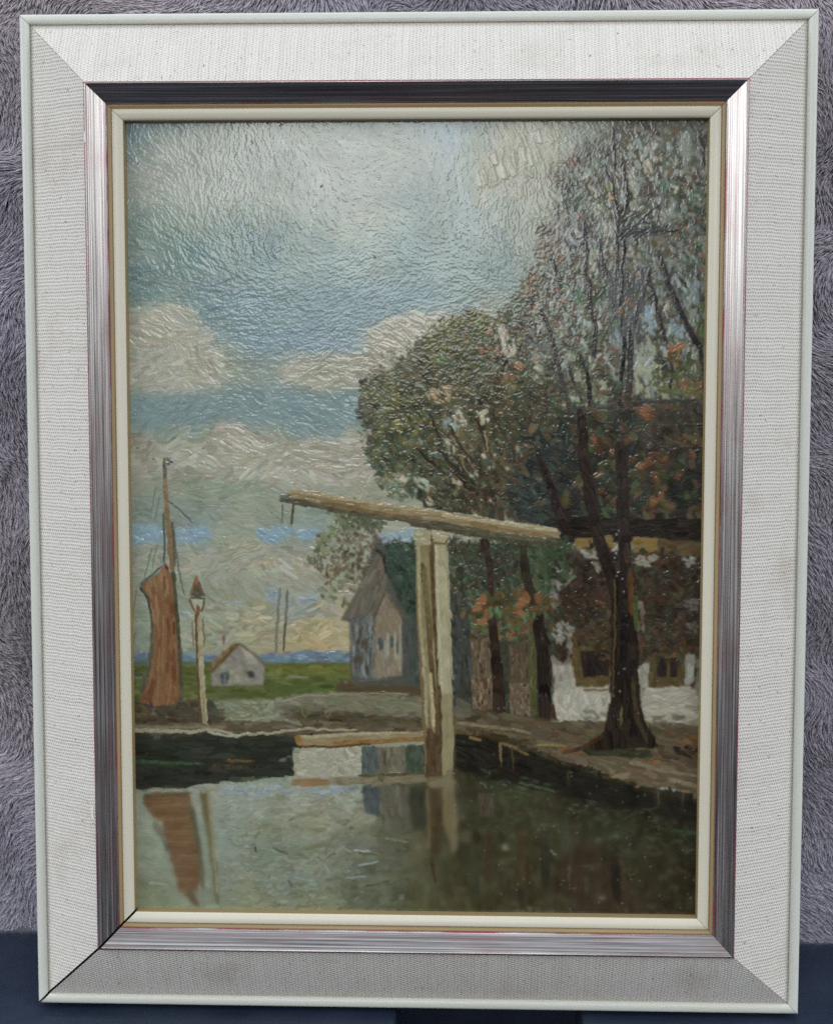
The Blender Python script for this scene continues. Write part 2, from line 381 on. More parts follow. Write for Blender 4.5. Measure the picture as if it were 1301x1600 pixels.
C = np.zeros((CH, CW, 3)); Hh = np.zeros((CH, CW))      # paint colour and thickness
F = np.zeros((CH, CW, 3))            # reference colours (display values 0..255) the strokes are loaded with
WX = (fbm(26, 5, 3) - .5); WY = (fbm(26, 55, 3) - .5)
def pmask(poly, wob=0, feather=0):
    p = np.array(poly, float)
    X, Y = GX + WX*wob, GY + WY*wob
    m = 2 + wob + feather*3
    x0, x1, y0, y1 = p[:, 0].min() - m, p[:, 0].max() + m, p[:, 1].min() - m, p[:, 1].max() + m
    c = P([[x0, y0], [x1, y0], [x1, y1], [x0, y1]])
    a0, b0 = np.maximum(np.floor(c.min(0)).astype(int) - 2, 0); a1, b1 = np.ceil(c.max(0)).astype(int) + 2
    M = np.zeros((CH, CW))
    X, Y = X[b0:b1, a0:a1], Y[b0:b1, a0:a1]
    ins = np.zeros(X.shape, bool)
    for i in range(len(p)):
        (ax, ay), (bx, by) = p[i], p[i - 1]
        if ay == by: continue
        ins ^= ((ay > Y) != (by > Y)) & (X < (bx - ax)*(Y - ay)/(by - ay) + ax)
    M[b0:b1, a0:a1] = ins
    if feather: M = blur(M, max(1, int(feather*SC)))
    return M
def fill(poly, col, wob=0, feather=0, var=6):
    m = pmask(poly, wob, feather)[..., None]
    c = np.array(col, float) + (fbm(18, int(poly[0][0]*3 + poly[0][1]) % 999, 3)[..., None] - .5)*var*2
    F[:] = F*(1 - m) + c*m
    C[:] = C*(1 - m) + c*m
def field(points, power=2.6):
    num = np.zeros((CH, CW, 3)); den = np.zeros((CH, CW))
    X, Y = GX + WX*60, GY + WY*60
    for x, y, r, g, b in points:
        w = 1/((X - x)**2 + (Y - y)**2 + 250)**(power/2)
        num += w[..., None]*np.array([r, g, b]); den += w
    return num/den[..., None]


# ---- brush stamps: (alpha, relief, tint) patches for a range of sizes and directions
NA = 24
_st = {}
def stamp(L, w, ang, var, dry):
    k = (L, w, ang, var, dry)
    if k in _st: return _st[k]
    r = np.random.default_rng(hash((L, w, ang, var, int(dry*10))) % 2**31)
    R = int(math.ceil(L/2 + w)) + 1
    y, x = np.mgrid[-R:R + 1, -R:R + 1].astype(float)
    a = math.pi*ang/NA
    l = x*math.cos(a) + y*math.sin(a); s = -x*math.sin(a) + y*math.cos(a)
    cv = r.normal(0, .25)/max(L, 1)
    s = s + cv*l*l
    t = l/(L/2)
    W = w/2*(1 - .35*np.clip(np.abs(t), 0, 1)**3)
    nb = max(3, int(w*.62))
    br = r.random(nb + 3)
    u = np.clip((s/(w/2) + 1)/2, 0, .999)*nb
    ui = u.astype(int); fu = u - ui
    b = br[ui]*(1 - fu) + br[ui + 1]*fu
    end = 1 + .35*(b - .5)                                    # ragged ends
    al = np.clip((W - np.abs(s))/.9 + .5, 0, 1)*np.clip((end - np.abs(t))*L/2/2.0 + .3, 0, 1)
    if dry: al = al*np.clip((b - dry*(.5 + .5*np.clip(t, -1, 1)))*5 + .4, 0, 1)
    ridge = np.exp(-((np.abs(s) - W*.9)/1.0)**2)*.16 + np.exp(-((t - .95)*L/2/1.8)**2)*.2
    hh = (.25 + .75*b + ridge)*al
    _st[k] = (al, hh, (b - .5)*al)
    return _st[k]
LQ = [4, 6, 8, 11, 15, 20, 27, 36, 48]
WQ = [1.6, 2.2, 3, 4, 5.5, 7, 9, 12, 16]
def near(q, v): return min(q, key=lambda z: abs(math.log(z/max(v, .5))))
def dab(x, y, col, L, w, ang, body=1.0, alpha=1.0, dry=0.0, tint=14, ca=1.0):
    """one brush mark: canvas cell x, y; ang in radians"""
    al, hh, tn = stamp(near(LQ, L), near(WQ, w), int(round(ang/math.pi*NA)) % NA, int(rng.integers(4)), dry)
    R = al.shape[0]//2
    xi, yi = int(x), int(y)
    x0, y0, x1, y1 = max(xi - R, 0), max(yi - R, 0), min(xi + R + 1, CW), min(yi + R + 1, CH)
    if x0 >= x1 or y0 >= y1: return
    sl = np.s_[y0:y1, x0:x1]; ss = np.s_[y0 - yi + R:y1 - yi + R, x0 - xi + R:x1 - xi + R]
    a = al[ss]*alpha
    C[sl] += (a*ca)[..., None]*(col - C[sl]) + (tn[ss]*tint*alpha*ca)[..., None]
    Hh[sl] += a*(hh[ss]*body - Hh[sl]*.75)
def strokes(mask, n, L, w, angf, jit=.35, cj=7, body=1.0, alpha=.9, dry=0.0, tint=14, src=None, ca=1.0):
    """n strokes spread over mask, coloured from the reference field"""
    ys, xs = np.nonzero(mask > .35)
    if len(xs) == 0: return
    pick = rng.integers(0, len(xs), n)
    S_ = F if src is None else src
    for i in pick:
        x, y = xs[i], ys[i]
        a = angf(x, y) if callable(angf) else angf
        c = S_[y, x] + rng.normal(0, cj) + rng.normal(0, cj*.35, 3)
        dab(x, y, c, L*rng.uniform(.7, 1.35), w*rng.uniform(.75, 1.3), a + rng.normal(0, jit), body*rng.uniform(.6, 1.3), alpha, dry, tint, ca)
def line(pts, col, w0, w1=None, body=1.2, jit=1.0, alpha=.95, dry=0.0, cj=6, tint=16, seg=None):
    """a long brush line along drawing points"""
    p = P(pts); w1 = w0 if w1 is None else w1
    d = np.hypot(*np.diff(p, axis=0).T); tot = d.sum()
    step = max(1.5, min(w0, w1)*SC*.9) if seg is None else seg
    n = max(2, int(tot/step)); cum = np.r_[0, np.cumsum(d)]
    col = np.array(col, float); wob = 0
    half = min(max(step*3.2, w0*SC*1.4)*.42, tot*.45)
    for i in range(n + 1):
        s = half + (tot - 2*half)*i/n; k = min(np.searchsorted(cum, s, 'right') - 1, len(d) - 1)
        t = (s - cum[k])/max(d[k], 1e-6); q = p[k]*(1 - t) + p[k + 1]*t
        dv = p[k + 1] - p[k]; a = math.atan2(dv[1], dv[0])
        wob = wob*.8 + rng.normal(0, .35*jit)
        w = (w0 + (w1 - w0)*i/n)*SC*rng.uniform(.85, 1.15)
        nrm = np.array([-math.sin(a), math.cos(a)])*wob
        dab(q[0] + nrm[0], q[1] + nrm[1], col + rng.normal(0, cj), max(step*3.2, w*1.4), max(w, 1.6), a + rng.normal(0, .06), body, alpha, dry, tint)
def dabs(pts, col, L, w, ang, body=1.6, jit=.2, cj=8, alpha=.95, dry=0.0):
    for x, y in pts:
        q = P([[x, y]])[0]
        dab(q[0], q[1], np.array(col, float) + rng.normal(0, cj), L*SC, w*SC, ang + rng.normal(0, jit), body, alpha, dry)
def patch(poly, col, L, w, ang, dens=1.6, body=1.5, cj=9, jit=.25, dry=0.0, wob=4, alpha=.95, tint=18):
    """thick paint filling a small drawn shape"""
    m = pmask(poly, wob); A = m.sum()
    ys, xs = np.nonzero(m > .5)
    if len(xs) == 0: return
    R = int(L*1.4*SC) + 6
    bx = np.s_[max(ys.min() - R, 0):ys.max() + R + 1, max(xs.min() - R, 0):xs.max() + R + 1]
    c0, h0 = C[bx].copy(), Hh[bx].copy()
    if dens >= 1.5 and not dry > .25:
        mm_ = m[bx][..., None]*.85; C[bx] = C[bx]*(1 - mm_) + np.array(col, float)*mm_
    for _ in range(int(dens*A/(L*w*SC*SC)) + 1):
        i = rng.integers(len(xs))
        dab(xs[i], ys[i], np.array(col, float) + rng.normal(0, cj) + rng.normal(0, cj*.3, 3), L*SC*rng.uniform(.7, 1.2), w*SC*rng.uniform(.7, 1.2), ang + rng.normal(0, jit), body*rng.uniform(.6, 1.3), alpha, dry, tint)
    k = np.clip(blur(m[bx], 1 + int(wob/4))*2.2, 0, 1); k = np.clip(k + (rng.random(k.shape) - .5)*.5*(k > 0)*(k < 1), 0, 1)   # keeps the shape of the patch
    C[bx] = c0*(1 - k[..., None]) + C[bx]*k[..., None]; Hh[bx] = h0*(1 - k) + Hh[bx]*k
def leaves(poly, n, pal, L=9, w=5, ang=0.8, spread=.9, clump=22, thr=.42, body=1.3, seed=1, wob=30, alpha=.9, edge=18, dry=0.0, mixw=.72):
    """leaf dabs clustered in clumps inside a drawn outline; pal = [(weight, (r,g,b))...]"""
    m = pmask(poly, wob)
    soft = blur(m, max(1, int(edge*SC)))
    cl = fbm(clump*SC, seed, 3)
    ok = (soft*.55 + cl*.75 > thr + .28) & (soft > .08)
    ys, xs = np.nonzero(ok)
    if len(xs) == 0: return
    wt = np.array([p_[0] for p_ in pal], float); wt /= wt.sum()
    hue = fbm(clump*1.4*SC, seed + 400, 2); hue = (hue - hue.min())/(np.ptp(hue) + 1e-9)
    cw = np.cumsum(wt); sh = fbm(52*SC, seed + 900, 2); sh = .80 + .40*np.clip((sh - sh.mean())/(sh.std() + 1e-9)*.3 + .5, 0, 1)
    for i in rng.integers(0, len(xs), n):
        x, y = xs[i], ys[i]
        u = rng.random()*.6 + .4*hue[y, x] if rng.random() < .7 else rng.random()
        col = np.array(pal[min(int(np.searchsorted(cw, u)), len(pal) - 1)][1], float)*sh[y, x]
        col = col*mixw + C[y, x]*(1 - mixw)
        dab(x, y, col + rng.normal(0, 8), L*SC*rng.uniform(.5, 1.4), w*SC*rng.uniform(.5, 1.3), ang + rng.normal(0, spread), body*rng.uniform(.5, 1.5), alpha, dry, 16)
def soften(poly, n=1, amt=.6, feather=12):
    """work the wet paint together"""
    m = (pmask(poly, 10, feather)*amt)[..., None]
    C[:] = C*(1 - m) + blur(C, n)*m
def paint_picture():
    global F
    # --- sky, as sampled colours
    sky = [(200,200,98,126,146),(235,212,132,148,152),(215,235,118,140,148),(300,250,152,156,148),(400,230,156,160,152),(500,225,160,165,160),(600,230,152,162,164),
      (640,300,140,154,158),(700,215,146,162,172),(220,300,140,150,142),(300,320,142,152,146),(420,310,148,158,152),(540,300,150,160,158),(560,310,156,158,146),
      (220,380,126,142,140),(220,430,108,132,136),(300,400,112,136,140),(400,400,118,140,146),(520,400,132,150,156),(640,400,126,146,152),(720,400,128,146,150),
      (810,225,160,160,146),(850,235,162,158,142),(770,270,150,155,146),(800,340,144,148,140),(740,330,134,148,150),(840,300,146,148,136),(780,430,120,138,142),
      (220,470,112,136,140),(300,470,112,134,138),(400,480,110,134,142),(500,490,118,142,152),(620,470,118,138,146),(720,470,118,138,142),(560,530,130,148,156),(470,530,128,146,154),(400,530,118,142,156),
      (240,510,166,162,144),(270,530,170,164,146),(300,560,164,158,140),(320,575,158,156,140),(220,560,150,154,142),(285,548,130,154,168),
      (600,520,168,160,142),(650,510,170,162,146),(620,550,170,160,142),(580,570,164,156,140),(520,560,158,154,138),(470,560,148,152,142),
      (230,620,136,146,136),(330,610,134,144,138),(420,600,128,144,144),(500,610,134,146,142),(540,600,150,152,136),(560,640,140,150,142),
      (220,660,122,142,148),(300,660,116,138,144),(400,640,122,140,142),(460,650,124,142,146),(520,670,126,142,144),
      (225,690,158,154,138),(215,720,148,150,138),(355,680,164,158,142),(390,690,168,162,146),(300,710,150,148,132),(280,730,146,146,132),(420,720,152,154,142),
      (470,700,160,158,144),(520,700,166,160,144),(570,705,168,160,142),(480,740,154,154,140),(560,730,160,154,138),(330,750,138,148,138),(400,760,138,148,138),(230,760,138,148,140),
      (300,800,136,146,138),(400,800,134,146,138),(500,810,134,148,142),(230,800,134,146,140),
      (225,835,136,154,164),(305,832,136,154,164),(425,835,136,154,164),(480,838,136,152,160),(360,835,142,150,138),
      (230,870,144,150,138),(350,860,156,154,138),(400,870,156,154,136),(460,880,162,152,132),(300,880,142,150,140),
      (300,930,146,152,140),(400,910,146,152,138),(480,910,150,150,134),(420,928,128,150,168),(480,938,134,150,160),(380,940,148,150,136),
      (400,965,162,152,126),(470,985,172,158,124),(510,1005,170,154,120),(520,960,164,152,126),(350,980,150,152,138),(300,990,146,150,138),(220,960,144,150,138),(220,1000,140,150,144),(420,1005,158,152,132),
      (900,230,136,144,138),(1000,230,134,138,130),(1080,240,128,134,126),(900,320,140,142,130),(980,330,138,138,126),(1060,330,136,138,128),(880,430,134,142,138),
      (980,440,130,136,130),(1060,450,128,144,156),(940,540,140,146,132),(1010,520,134,152,166),(1070,500,134,152,164),(1020,590,150,154,130),(860,540,150,152,130),(900,590,142,146,124),(700,560,150,148,130),(760,530,160,152,136),(640,760,150,156,142),(700,720,150,144,122)]
    F[:] = field(sky)
    F[:] = F*np.array([1.03, 1.015, .97])
    F[:] += (fbm(70, 3, 4)[..., None] - .5)*26 + (fbm(14, 9, 3)[..., None] - .5)*14
    cb = fbm(60, 140, 4); cb = np.clip((cb - cb.mean())/cb.std()*.5 + .5, 0, 1)
    cb = cb*np.clip((GY - 520)/80, 0, 1)*np.clip((1010 - GY)/60, 0, 1)*.22
    F[:] = F*(1 - cb[..., None]) + np.array([170., 165, 148])*cb[..., None]
    mu = np.array([143., 151, 146]); F[:] = mu + (F - mu)*1.22
    for poly, col, ft in [([(200,612),(420,606),(580,612),(590,672),(480,680),(420,668),(375,655),(330,662),(200,668)], (128,147,148), 9), ([(300,440),(700,430),(700,480),(600,500),(560,540),(400,545),(300,500)], (124,144,148), 14),
                          ([(200,500),(240,482),(296,484),(304,515),(345,556),(354,592),(300,606),(200,600)], (172,168,152), 5), ([(430,572),(540,548),(590,512),(650,488),(715,496),(700,600),(560,606),(440,596)], (172,167,150), 5),
                          ([(200,676),(250,692),(318,694),(342,668),(375,658),(412,692),(446,706),(480,690),(560,684),(612,712),(604,756),(450,760),(300,738),(200,742)], (170,165,149), 5), ([(200,862),(330,856),(420,868),(500,860),(500,898),(330,904),(200,896)], (162,160,142), 8),
                          ([(240,206),(400,215),(640,200),(700,240),(600,300),(560,350),(420,320),(300,330),(205,310),(205,240)], (164,166,156), 16)]:
        fill(poly, col, 26, ft, 9)
    # drawn cloud edges
    for poly, col in [([(212,505),(240,487),(268,484),(292,488),(280,505),(300,540),(340,570),(352,590),(300,600),(285,570),(262,548),(230,540),(206,520)], (172,165,147)),
                      ([(580,520),(610,497),(655,490),(700,505),(690,530),(650,560),(600,580),(575,572),(590,548)], (174,164,146)),
                      ([(470,562),(560,548),(590,560),(590,585),(540,590),(470,575)], (160,154,136)),
                      ([(325,680),(345,672),(372,664),(395,676),(412,698),(440,706),(440,722),(390,724),(340,712)], (170,162,145)),
                      ([(205,678),(235,682),(240,700),(262,712),(250,730),(205,722)], (160,154,136)),
                      ([(452,700),(480,690),(540,694),(556,686),(580,690),(600,720),(570,742),(500,746),(456,730)], (166,158,141)),
                      ([(750,252),(800,222),(840,204),(876,200),(872,240),(830,262),(790,290),(735,306),(760,280)], (172,166,148))]:
        fill(poly, col, 14, 3)
    for poly in [[(205,822),(245,820),(258,834),(254,848),(205,852)], [(280,828),(330,822),(335,832),(318,842),(300,852),(278,848)], [(398,826),(450,822),(462,832),(440,842),(424,854),(402,842)], [(464,830),(500,828),(498,840),(466,846)], [(585,832),(650,828),(650,850),(590,848)]]:
        fill(poly, (140,160,172), 6, 1)
    fill([(375,545-20),(470,518),(560,530),(580,528),(560,548),(500,552),(420,540)], (130,150,160), 10, 8)
    ang_n = fbm(110, 21, 3); ang_f = fbm(34, 31, 2)
    def swirl(x, y): return (ang_n[y, x]*3.2 + ang_f[y, x]*1.2 - 1.6)*1.25
    def flat(x, y): return (ang_n[y, x] - .5)*1.6
    def skyang(x, y):
        gy = GY[y, x]
        return swirl(x, y) if gy < 430 else flat(x, y) + (.5 if gy > 880 else 0)
    C[:] = F; whole = np.ones((CH, CW))
    Hh[:] = fbm(3, 70, 2)*.5
    skym = pmask([(190,185),(1112,185),(1112,760),(560,1050),(190,1050)], 0)
    strokes(skym, 5200, 27, 9, skyang, .35, 4, .8, tint=9)
    strokes(skym, 7000, 20, 7.0, skyang, .3, 6, 1.0, tint=20, ca=.8)
    gl = pmask([(330,190),(720,190),(760,330),(640,520),(430,540),(360,420)], 20, 40)
    strokes(gl, 6500, 9, 2.2, skyang, .5, 8, 1.0, tint=20, ca=.75)
    strokes(skym, 6500, 15, 3.0, skyang, .35, 8, .8, tint=22, ca=.8)
    strokes(skym*(GY > 540), 2600, 9, 2.2, flat, .3, 9, .9, tint=12, ca=.6)
    for poly in [[(200,490),(296,484),(354,592),(300,604),(200,600)], [(430,572),(540,548),(590,512),(650,488),(715,496),(700,600),(440,596)], [(200,676),(342,668),(375,658),(446,706),(560,684),(612,712),(604,756),(450,760),(200,742)], [(200,862),(330,856),(500,860),(500,898),(200,896)], [(300,950),(520,950),(545,1015),(300,1015)]]:
        strokes(pmask(poly, 22, 4), 420, 19, 6, lambda x, y: .5*math.sin(GX[y, x]*.03 + GY[y, x]*.05), .3, 9, 1.2, .85, .12, tint=30)
    # loaded cloud strokes
    patch([(750,255),(800,222),(840,205),(872,202),(868,235),(830,258),(790,282),(735,300)], (172,166,148), 24, 10, 1.25, 1.7, 1.9, 5, .15, tint=34)
    patch([(735,300),(790,282),(840,262),(880,240),(850,290),(800,312),(740,330)], (164,160,143), 18, 8, 1.0, .9, 1.3, 6, .4, tint=22)
    patch([(580,520),(612,499),(655,492),(695,508),(680,530),(640,556),(598,575),(585,560)], (175,166,148), 22, 9, .55, 1.8, 1.7, 5, .15, tint=32)
    patch([(600,545),(650,545),(690,535),(690,565),(640,585),(600,580)], (170,163,146), 18, 7, 1.4, 1.2, 1.4, 5, .2, tint=30)
    patch([(520,556),(590,550),(600,570),(560,580),(500,572)], (168,158,138), 26, 6, .05, 1.3, 1.3, 5, .12, tint=28)
    patch([(218,508),(250,488),(290,487),(275,508),(240,535),(222,522)], (174,167,150), 22, 9, .5, 1.8, 1.7, 5, .15, tint=32)
    patch([(262,540),(300,535),(335,570),(345,585),(310,590),(280,565)], (166,159,142), 18, 7, 1.15, 1.2, 1.4, 5, .2, tint=28)
    patch([(330,688),(372,666),(400,684),(412,704),(380,708),(345,702)], (172,164,147), 24, 9, .55, 1.9, 1.8, 5, .12, tint=34)
    patch([(460,704),(540,696),(560,687),(590,700),(590,730),(520,740),(465,730)], (168,160,143), 30, 7, .08, 1.4, 1.5, 5, .12, tint=30)
    patch([(560,724),(600,716),(610,745),(560,752)], (172,160,142), 14, 6, -.5, 1.2, 1.5, 5, .3, tint=26)
    for poly in [[(205,824),(243,822),(256,836),(205,850)], [(282,830),(330,824),(318,842),(284,850)], [(400,828),(450,824),(444,840),(424,852),(404,842)], [(466,832),(498,830),(490,842),(468,846)]]:
        patch(poly, (140,162,176), 13, 6, .2, 1.8, 1.6, 6, .5)
    patch([(400,925),(425,918),(440,926),(415,938)], (142,158,172), 12, 4, -.3, 1.2, 1.4)
    patch([(340,944),(372,938),(380,946)], (144,158,168), 12, 3, -.2, 1.2, 1.4)
    patch([(455,935),(500,930),(520,940),(470,945)], (144,156,164), 12, 4, .1, 1, 1.2)
    patch([(440,975),(500,960),(548,985),(540,1010),(470,1010)], (178,162,122), 18, 6, -.35, 1.0, 1.4, 8, .4, tint=26)
    patch([(370,960),(425,952),(440,970),(390,980)], (172,160,134), 18, 5, -.2, 1.0, 1.3, 8, .3, tint=26)
    patch([(380,876),(490,868),(492,892),(400,890)], (170,160,136), 14, 5, .6, .9, 1.3, 8, .6, tint=26)
    dabs([(216,256),(418,192+0),(395,222),(503,290),(440,195),(585,400)], (92,78,64), 6, 2.2, 1.2, 1.6, .6)
    dabs([(296,418),(303,428),(312,432)], (150,104,78), 6, 2, .4, 1.6, .5)
    dabs([(215,700),(240,718),(318,700),(425,800),(455,782)], (98,92,78), 5, 2.2, .6, 1.6, .5)
    for a, b in [((218,420),(290,400)),((226,430),(300,414))]:
        line([a, b], (120,130,126), 1.6, 1.2, 1.0, 1.2, .5)
    # ---------------- distance
    fill([(200,1022),(250,1019),(330,1024),(420,1024),(470,1018),(550,1020),(550,1040),(200,1040)], (108,126,142), 4, 1)
    strokes(pmask([(200,1022),(250,1019),(330,1024),(420,1024),(470,1018),(550,1020),(550,1038),(200,1038)], 3), 420, 13, 4.5, .05, .2, 12, 1.5)
    fill([(200,1036),(550,1036),(660,1060),(660,1110),(200,1125)], (92,98,50), 3, 1)
    fill([(420,1040),(548,1038),(548,1054),(420,1056)], (112,112,54), 3, 4)
    fill([(330,1074),(480,1070),(540,1078),(420,1094),(330,1096)], (84,92,46), 3, 3)
    fill([(200,1048),(245,1050),(245,1066),(200,1066)], (78,92,56), 3, 3)
    strokes(pmask([(200,1036),(550,1038),(560,1075),(440,1098),(200,1105)], 2), 900, 20, 5, .03, .12, 9, .9)
    line([(448,1058),(482,1059)], (132,138,120), 2.2)
    line([(205,1058),(235,1060)], (120,130,112), 2.0)
    # bank with path and mound
    fill([(330,1094),(445,1092),(445,1136),(330,1138)], (124,126,100), 6, 2)
    patch([(335,1098),(440,1094),(430,1130),(345,1132)], (132,132,104), 13, 5, .2, 1.4, 1.5, 11, .6)
    patch([(420,1094),(444,1090),(436,1118),(418,1112)], (150,152,136), 12, 5, -.8, 1.4, 1.5)
    line([(345,1128),(400,1124),(440,1118),(490,1122)], (150,150,126), 3, 1.5)
    fill([(436,1098),(460,1088),(540,1084),(640,1084),(660,1092),(660,1130),(520,1134),(450,1122),(438,1110)], (120,114,92), 4, 2)
    fill([(448,1108),(520,1110),(660,1122),(660,1138),(520,1138),(452,1124)], (80,70,50), 6, 5)
    strokes(pmask([(436,1098),(460,1088),(540,1084),(640,1084),(660,1092),(660,1130),(520,1134),(450,1122),(438,1110)], 3), 700, 18, 5, .06, .2, 8, 1.1)
    fill([(530,1062),(662,1060),(662,1088),(560,1084),(520,1080)], (84,70,48), 6, 2)
    patch([(520,1066),(590,1060),(640,1064),(600,1072)], (128,112,84), 13, 4, .1, 1.0, 1.3)
    line([(440,1096),(470,1087),(560,1083),(640,1085)], (158,152,128), 2.5, 1.5, 1.2, 1, .7)
    for x in (477, 512):
        line([(x-4,1106),(x-5,1114),(x,1121),(x+5,1114),(x+4,1106)], (118,106,78), 1.6, 1.6, 1.2, .4, .7)
    # boat hull, quay
    fill([(204,1100),(236,1098),(270,1094),(330,1096),(344,1108),(344,1136),(204,1140)], (78,68,52), 6, 2)
    fill([(204,1130),(345,1126),(500,1130),(665,1130),(712,1120),(712,1150),(460,1158),(204,1152)], (98,86,66), 4, 2)
    strokes(pmask([(204,1098),(345,1098),(345,1130),(665,1128),(712,1140),(204,1152)], 3), 900, 16, 5, .05, .2, 10, 1.1)
    fill([(204,1150),(330,1148),(455,1152),(458,1178),(462,1212),(400,1216),(345,1226),(204,1240)], (46,48,38), 6, 2)
    strokes(pmask([(204,1150),(330,1148),(455,1152),(458,1178),(462,1212),(400,1216),(345,1226),(204,1240)], 5), 900, 26, 7, 0, .1, 5, .7)
    line([(206,1190),(260,1192),(320,1193)], (56,78,50), 6, 3, .8); line([(330,1197),(400,1200)], (64,56,40), 8, 5, .7)
    line([(355,1188),(398,1190)], (104,76,44), 5, 2, 1.2); line([(240,1206),(330,1210)], (40,40,32), 6, 4, .7)
    dabs([(452,1190),(455,1176),(448,1214),(436,1216)], (36,40,36), 12, 7, 1.2, 1.0)
    line([(206,1140),(250,1143),(300,1144),(322,1139),(345,1143),(370,1149),(400,1146),(470,1140),(560,1139)], (156,148,122), 6, 2.5, 1.8, 1.2, .95, .3)
    line([(206,1136),(280,1137),(350,1136)], (124,114,90), 4, 3, 1.2)
    line([(325,1143),(352,1150),(372,1152)], (168,162,138), 4, 2, 1.8)
    # ---------------- mast, sail, rigging
    for a, b in [((244,760),(236,800)),((250,775),(243,815)),((238,855),(226,905)),((246,850),(238,890)),((214,920),(208,965)),((214,985),(206,1010))]:
        line([a, b], (112,122,112), 1.8, 1.6, .9, .5, .75)
    line([(262,780),(280,796),(302,817)], (84,92,98), 2.2, 1.8, 1.3, .5)
    line([(270,815),(274,855),(282,905),(288,930)], (92,100,90), 2.4, 1.8, 1.1, .5, .85)
    line([(257,716),(258,745),(260,775)], (96,92,74), 4, 6, 1.5, .6)
    line([(259,748),(261,800),(266,850),(270,890)], (132,108,78), 5.5, 9, 1.5, .6)
    line([(255,800),(258,850),(256,880)], (86,92,80), 3, 3, 1.2, .6, .8)
    line([(269,815),(272,850),(274,885)], (92,86,70), 3.5, 3.5, 1.1, .6, .8)
    dabs([(262,718),(268,721),(264,724)], (84,92,86), 7, 4, .2, 1.6)
    sail = [(261,882),(240,902),(219,913),(224,925),(232,936),(238,968),(240,1010),(234,1048),(226,1078),(216,1096),(222,1108),(248,1112),(270,1104),(282,1080),(276,1030),(274,960),(270,915)]
    fill([(272,890),(276,940),(280,1000),(284,1050),(286,1096),(270,1104),(262,1000),(262,900)], (84,78,58), 3, 1)
    fill([(219,913),(232,936),(236,968),(236,1010),(228,1050),(220,1080),(230,1090),(246,1040),(246,960)], (96,94,76), 3, 1)
    strokes(pmask([(215,905),(290,890),(290,1100),(215,1100)], 4)*pmask([(219,913),(232,936),(236,968),(236,1010),(228,1050),(220,1080),(284,1100),(284,1040),(276,940),(270,888)], 3), 200, 14, 5, 1.5, .1, 6, 1)
    patch([(p[0] + 1, p[1]) for p in sail], (130,90,58), 20, 5, 1.6, 2.4, 1.2, 6, .08, tint=16, wob=2)
    patch([(226,915),(258,890),(266,905),(262,930),(250,940),(246,985),(238,960),(234,932)], (150,114,80), 20, 5, 1.4, 1.4, 1.4, 6, .12, wob=2)
    patch([(264,940),(272,945),(276,1060),(262,1080),(258,1000)], (116,72,46), 22, 4, 1.55, 1.0, 1.2, 5, .08, wob=2)
    patch([(222,1092),(236,1062),(244,1064),(236,1100)], (112,70,46), 14, 5, 2.1, 1.5, 1.2, 6, wob=2)
    for a, b in [((250,1010),(246,1090)),((256,960),(254,1050)),((268,1060),(262,1104)),((246,940),(248,1000)),((240,1040),(228,1090)),((260,900),(264,930))]:
        line([a, b], (152,110,76), 2.2, 1.6, 1.3, .8, .7)
    dabs([(259,884),(261,887)], (104,40,28), 7, 5, 1, 1.6)
    line([(219,914),(232,903),(258,882)], (92,104,100), 4, 2.5, 1.3)
    line([(219,916),(230,934),(236,960)], (66,72,62), 3, 2.5, 1.3)
    line([(236,962),(238,1000),(234,1042),(220,1084)], (84,84,66), 2.4, 2.4, 1.1, 1, .9, .4)
    line([(271,892),(276,950),(280,1010),(284,1090)], (78,74,56), 5, 5, 1.0, .8, .85)
    patch([(206,1096),(240,1104),(285,1098),(330,1098),(344,1112),(335,1128),(230,1132),(206,1118)], (78,68,50), 18, 7, .05, 1.6, 1.2, 8)
    patch([(210,1100),(240,1100),(246,1118),(214,1122)], (112,92,68), 12, 5, .2, 1.1, 1.3)
    dabs([(236,1102),(236,1110)], (58,56,66), 9, 4, 1.4)
    dabs([(330,1100),(338,1112),(336,1124)], (74,74,60), 16, 9, .8, 1.0)
    # ---------------- small house on the meadow
    fill([(330,1046),(368,1004),(378,1006),(414,1042),(412,1070),(332,1072)], (136,130,118), 2, 0)
    patch([(340,1042),(372,1006),(412,1040),(410,1066),(334,1070)], (138,132,120), 11, 6, 1.0, 2, 1.3, 9)
    patch([(378,1010),(394,1022),(404,1038),(388,1036)], (166,158,142), 12, 5, .9, 1.6, 1.5)
    patch([(360,1046),(386,1042),(384,1066),(360,1066)], (146,140,118), 10, 5, .5, 1.4, 1.4)
    patch([(324,1046),(336,1030),(366,1004),(374,1006),(348,1036),(334,1050)], (124,98,62), 9, 3, -.75, 2.2, 1.5, 18, .3)
    line([(330,1050),(374,1005)], (84,68,46), 2.2, 2, 1.2); line([(374,1005),(398,1022),(416,1044)], (112,96,76), 3, 2.5, 1.2)
    line([(350,992),(350,1008)], (126,92,78), 4.5, 3.5, 1.3)
    patch([(346,1052),(357,1050),(358,1068),(347,1068)], (74,80,78), 9, 6, 1.5, 2.4, .9, 4); patch([(386,1050),(395,1047),(397,1058),(389,1059)], (62,58,60), 7, 5, .9, 2.4, .9, 4)
    line([(352,1054),(352,1068)], (118,126,124), 2, 2, 1)
    soften([(320,990),(425,990),(425,1080),(320,1080)], 1, .7); soften([(200,1010),(560,1010),(560,1100),(200,1100)], 1, .6)
    # poles
    line([(437,920),(434,970),(430,1022)], (124,122,108), 4, 4, 1.1, .5, .85)
    line([(449,922),(446,970)], (116,112,100), 4, 4, 1.1, .5, .9); line([(446,972),(443,1018)], (98,92,84), 4, 3, 1.1, .5, .85)
    # lamp post
    line([(300,970),(302,1010)], (124,110,84), 2, 2, 1, .6, .6)
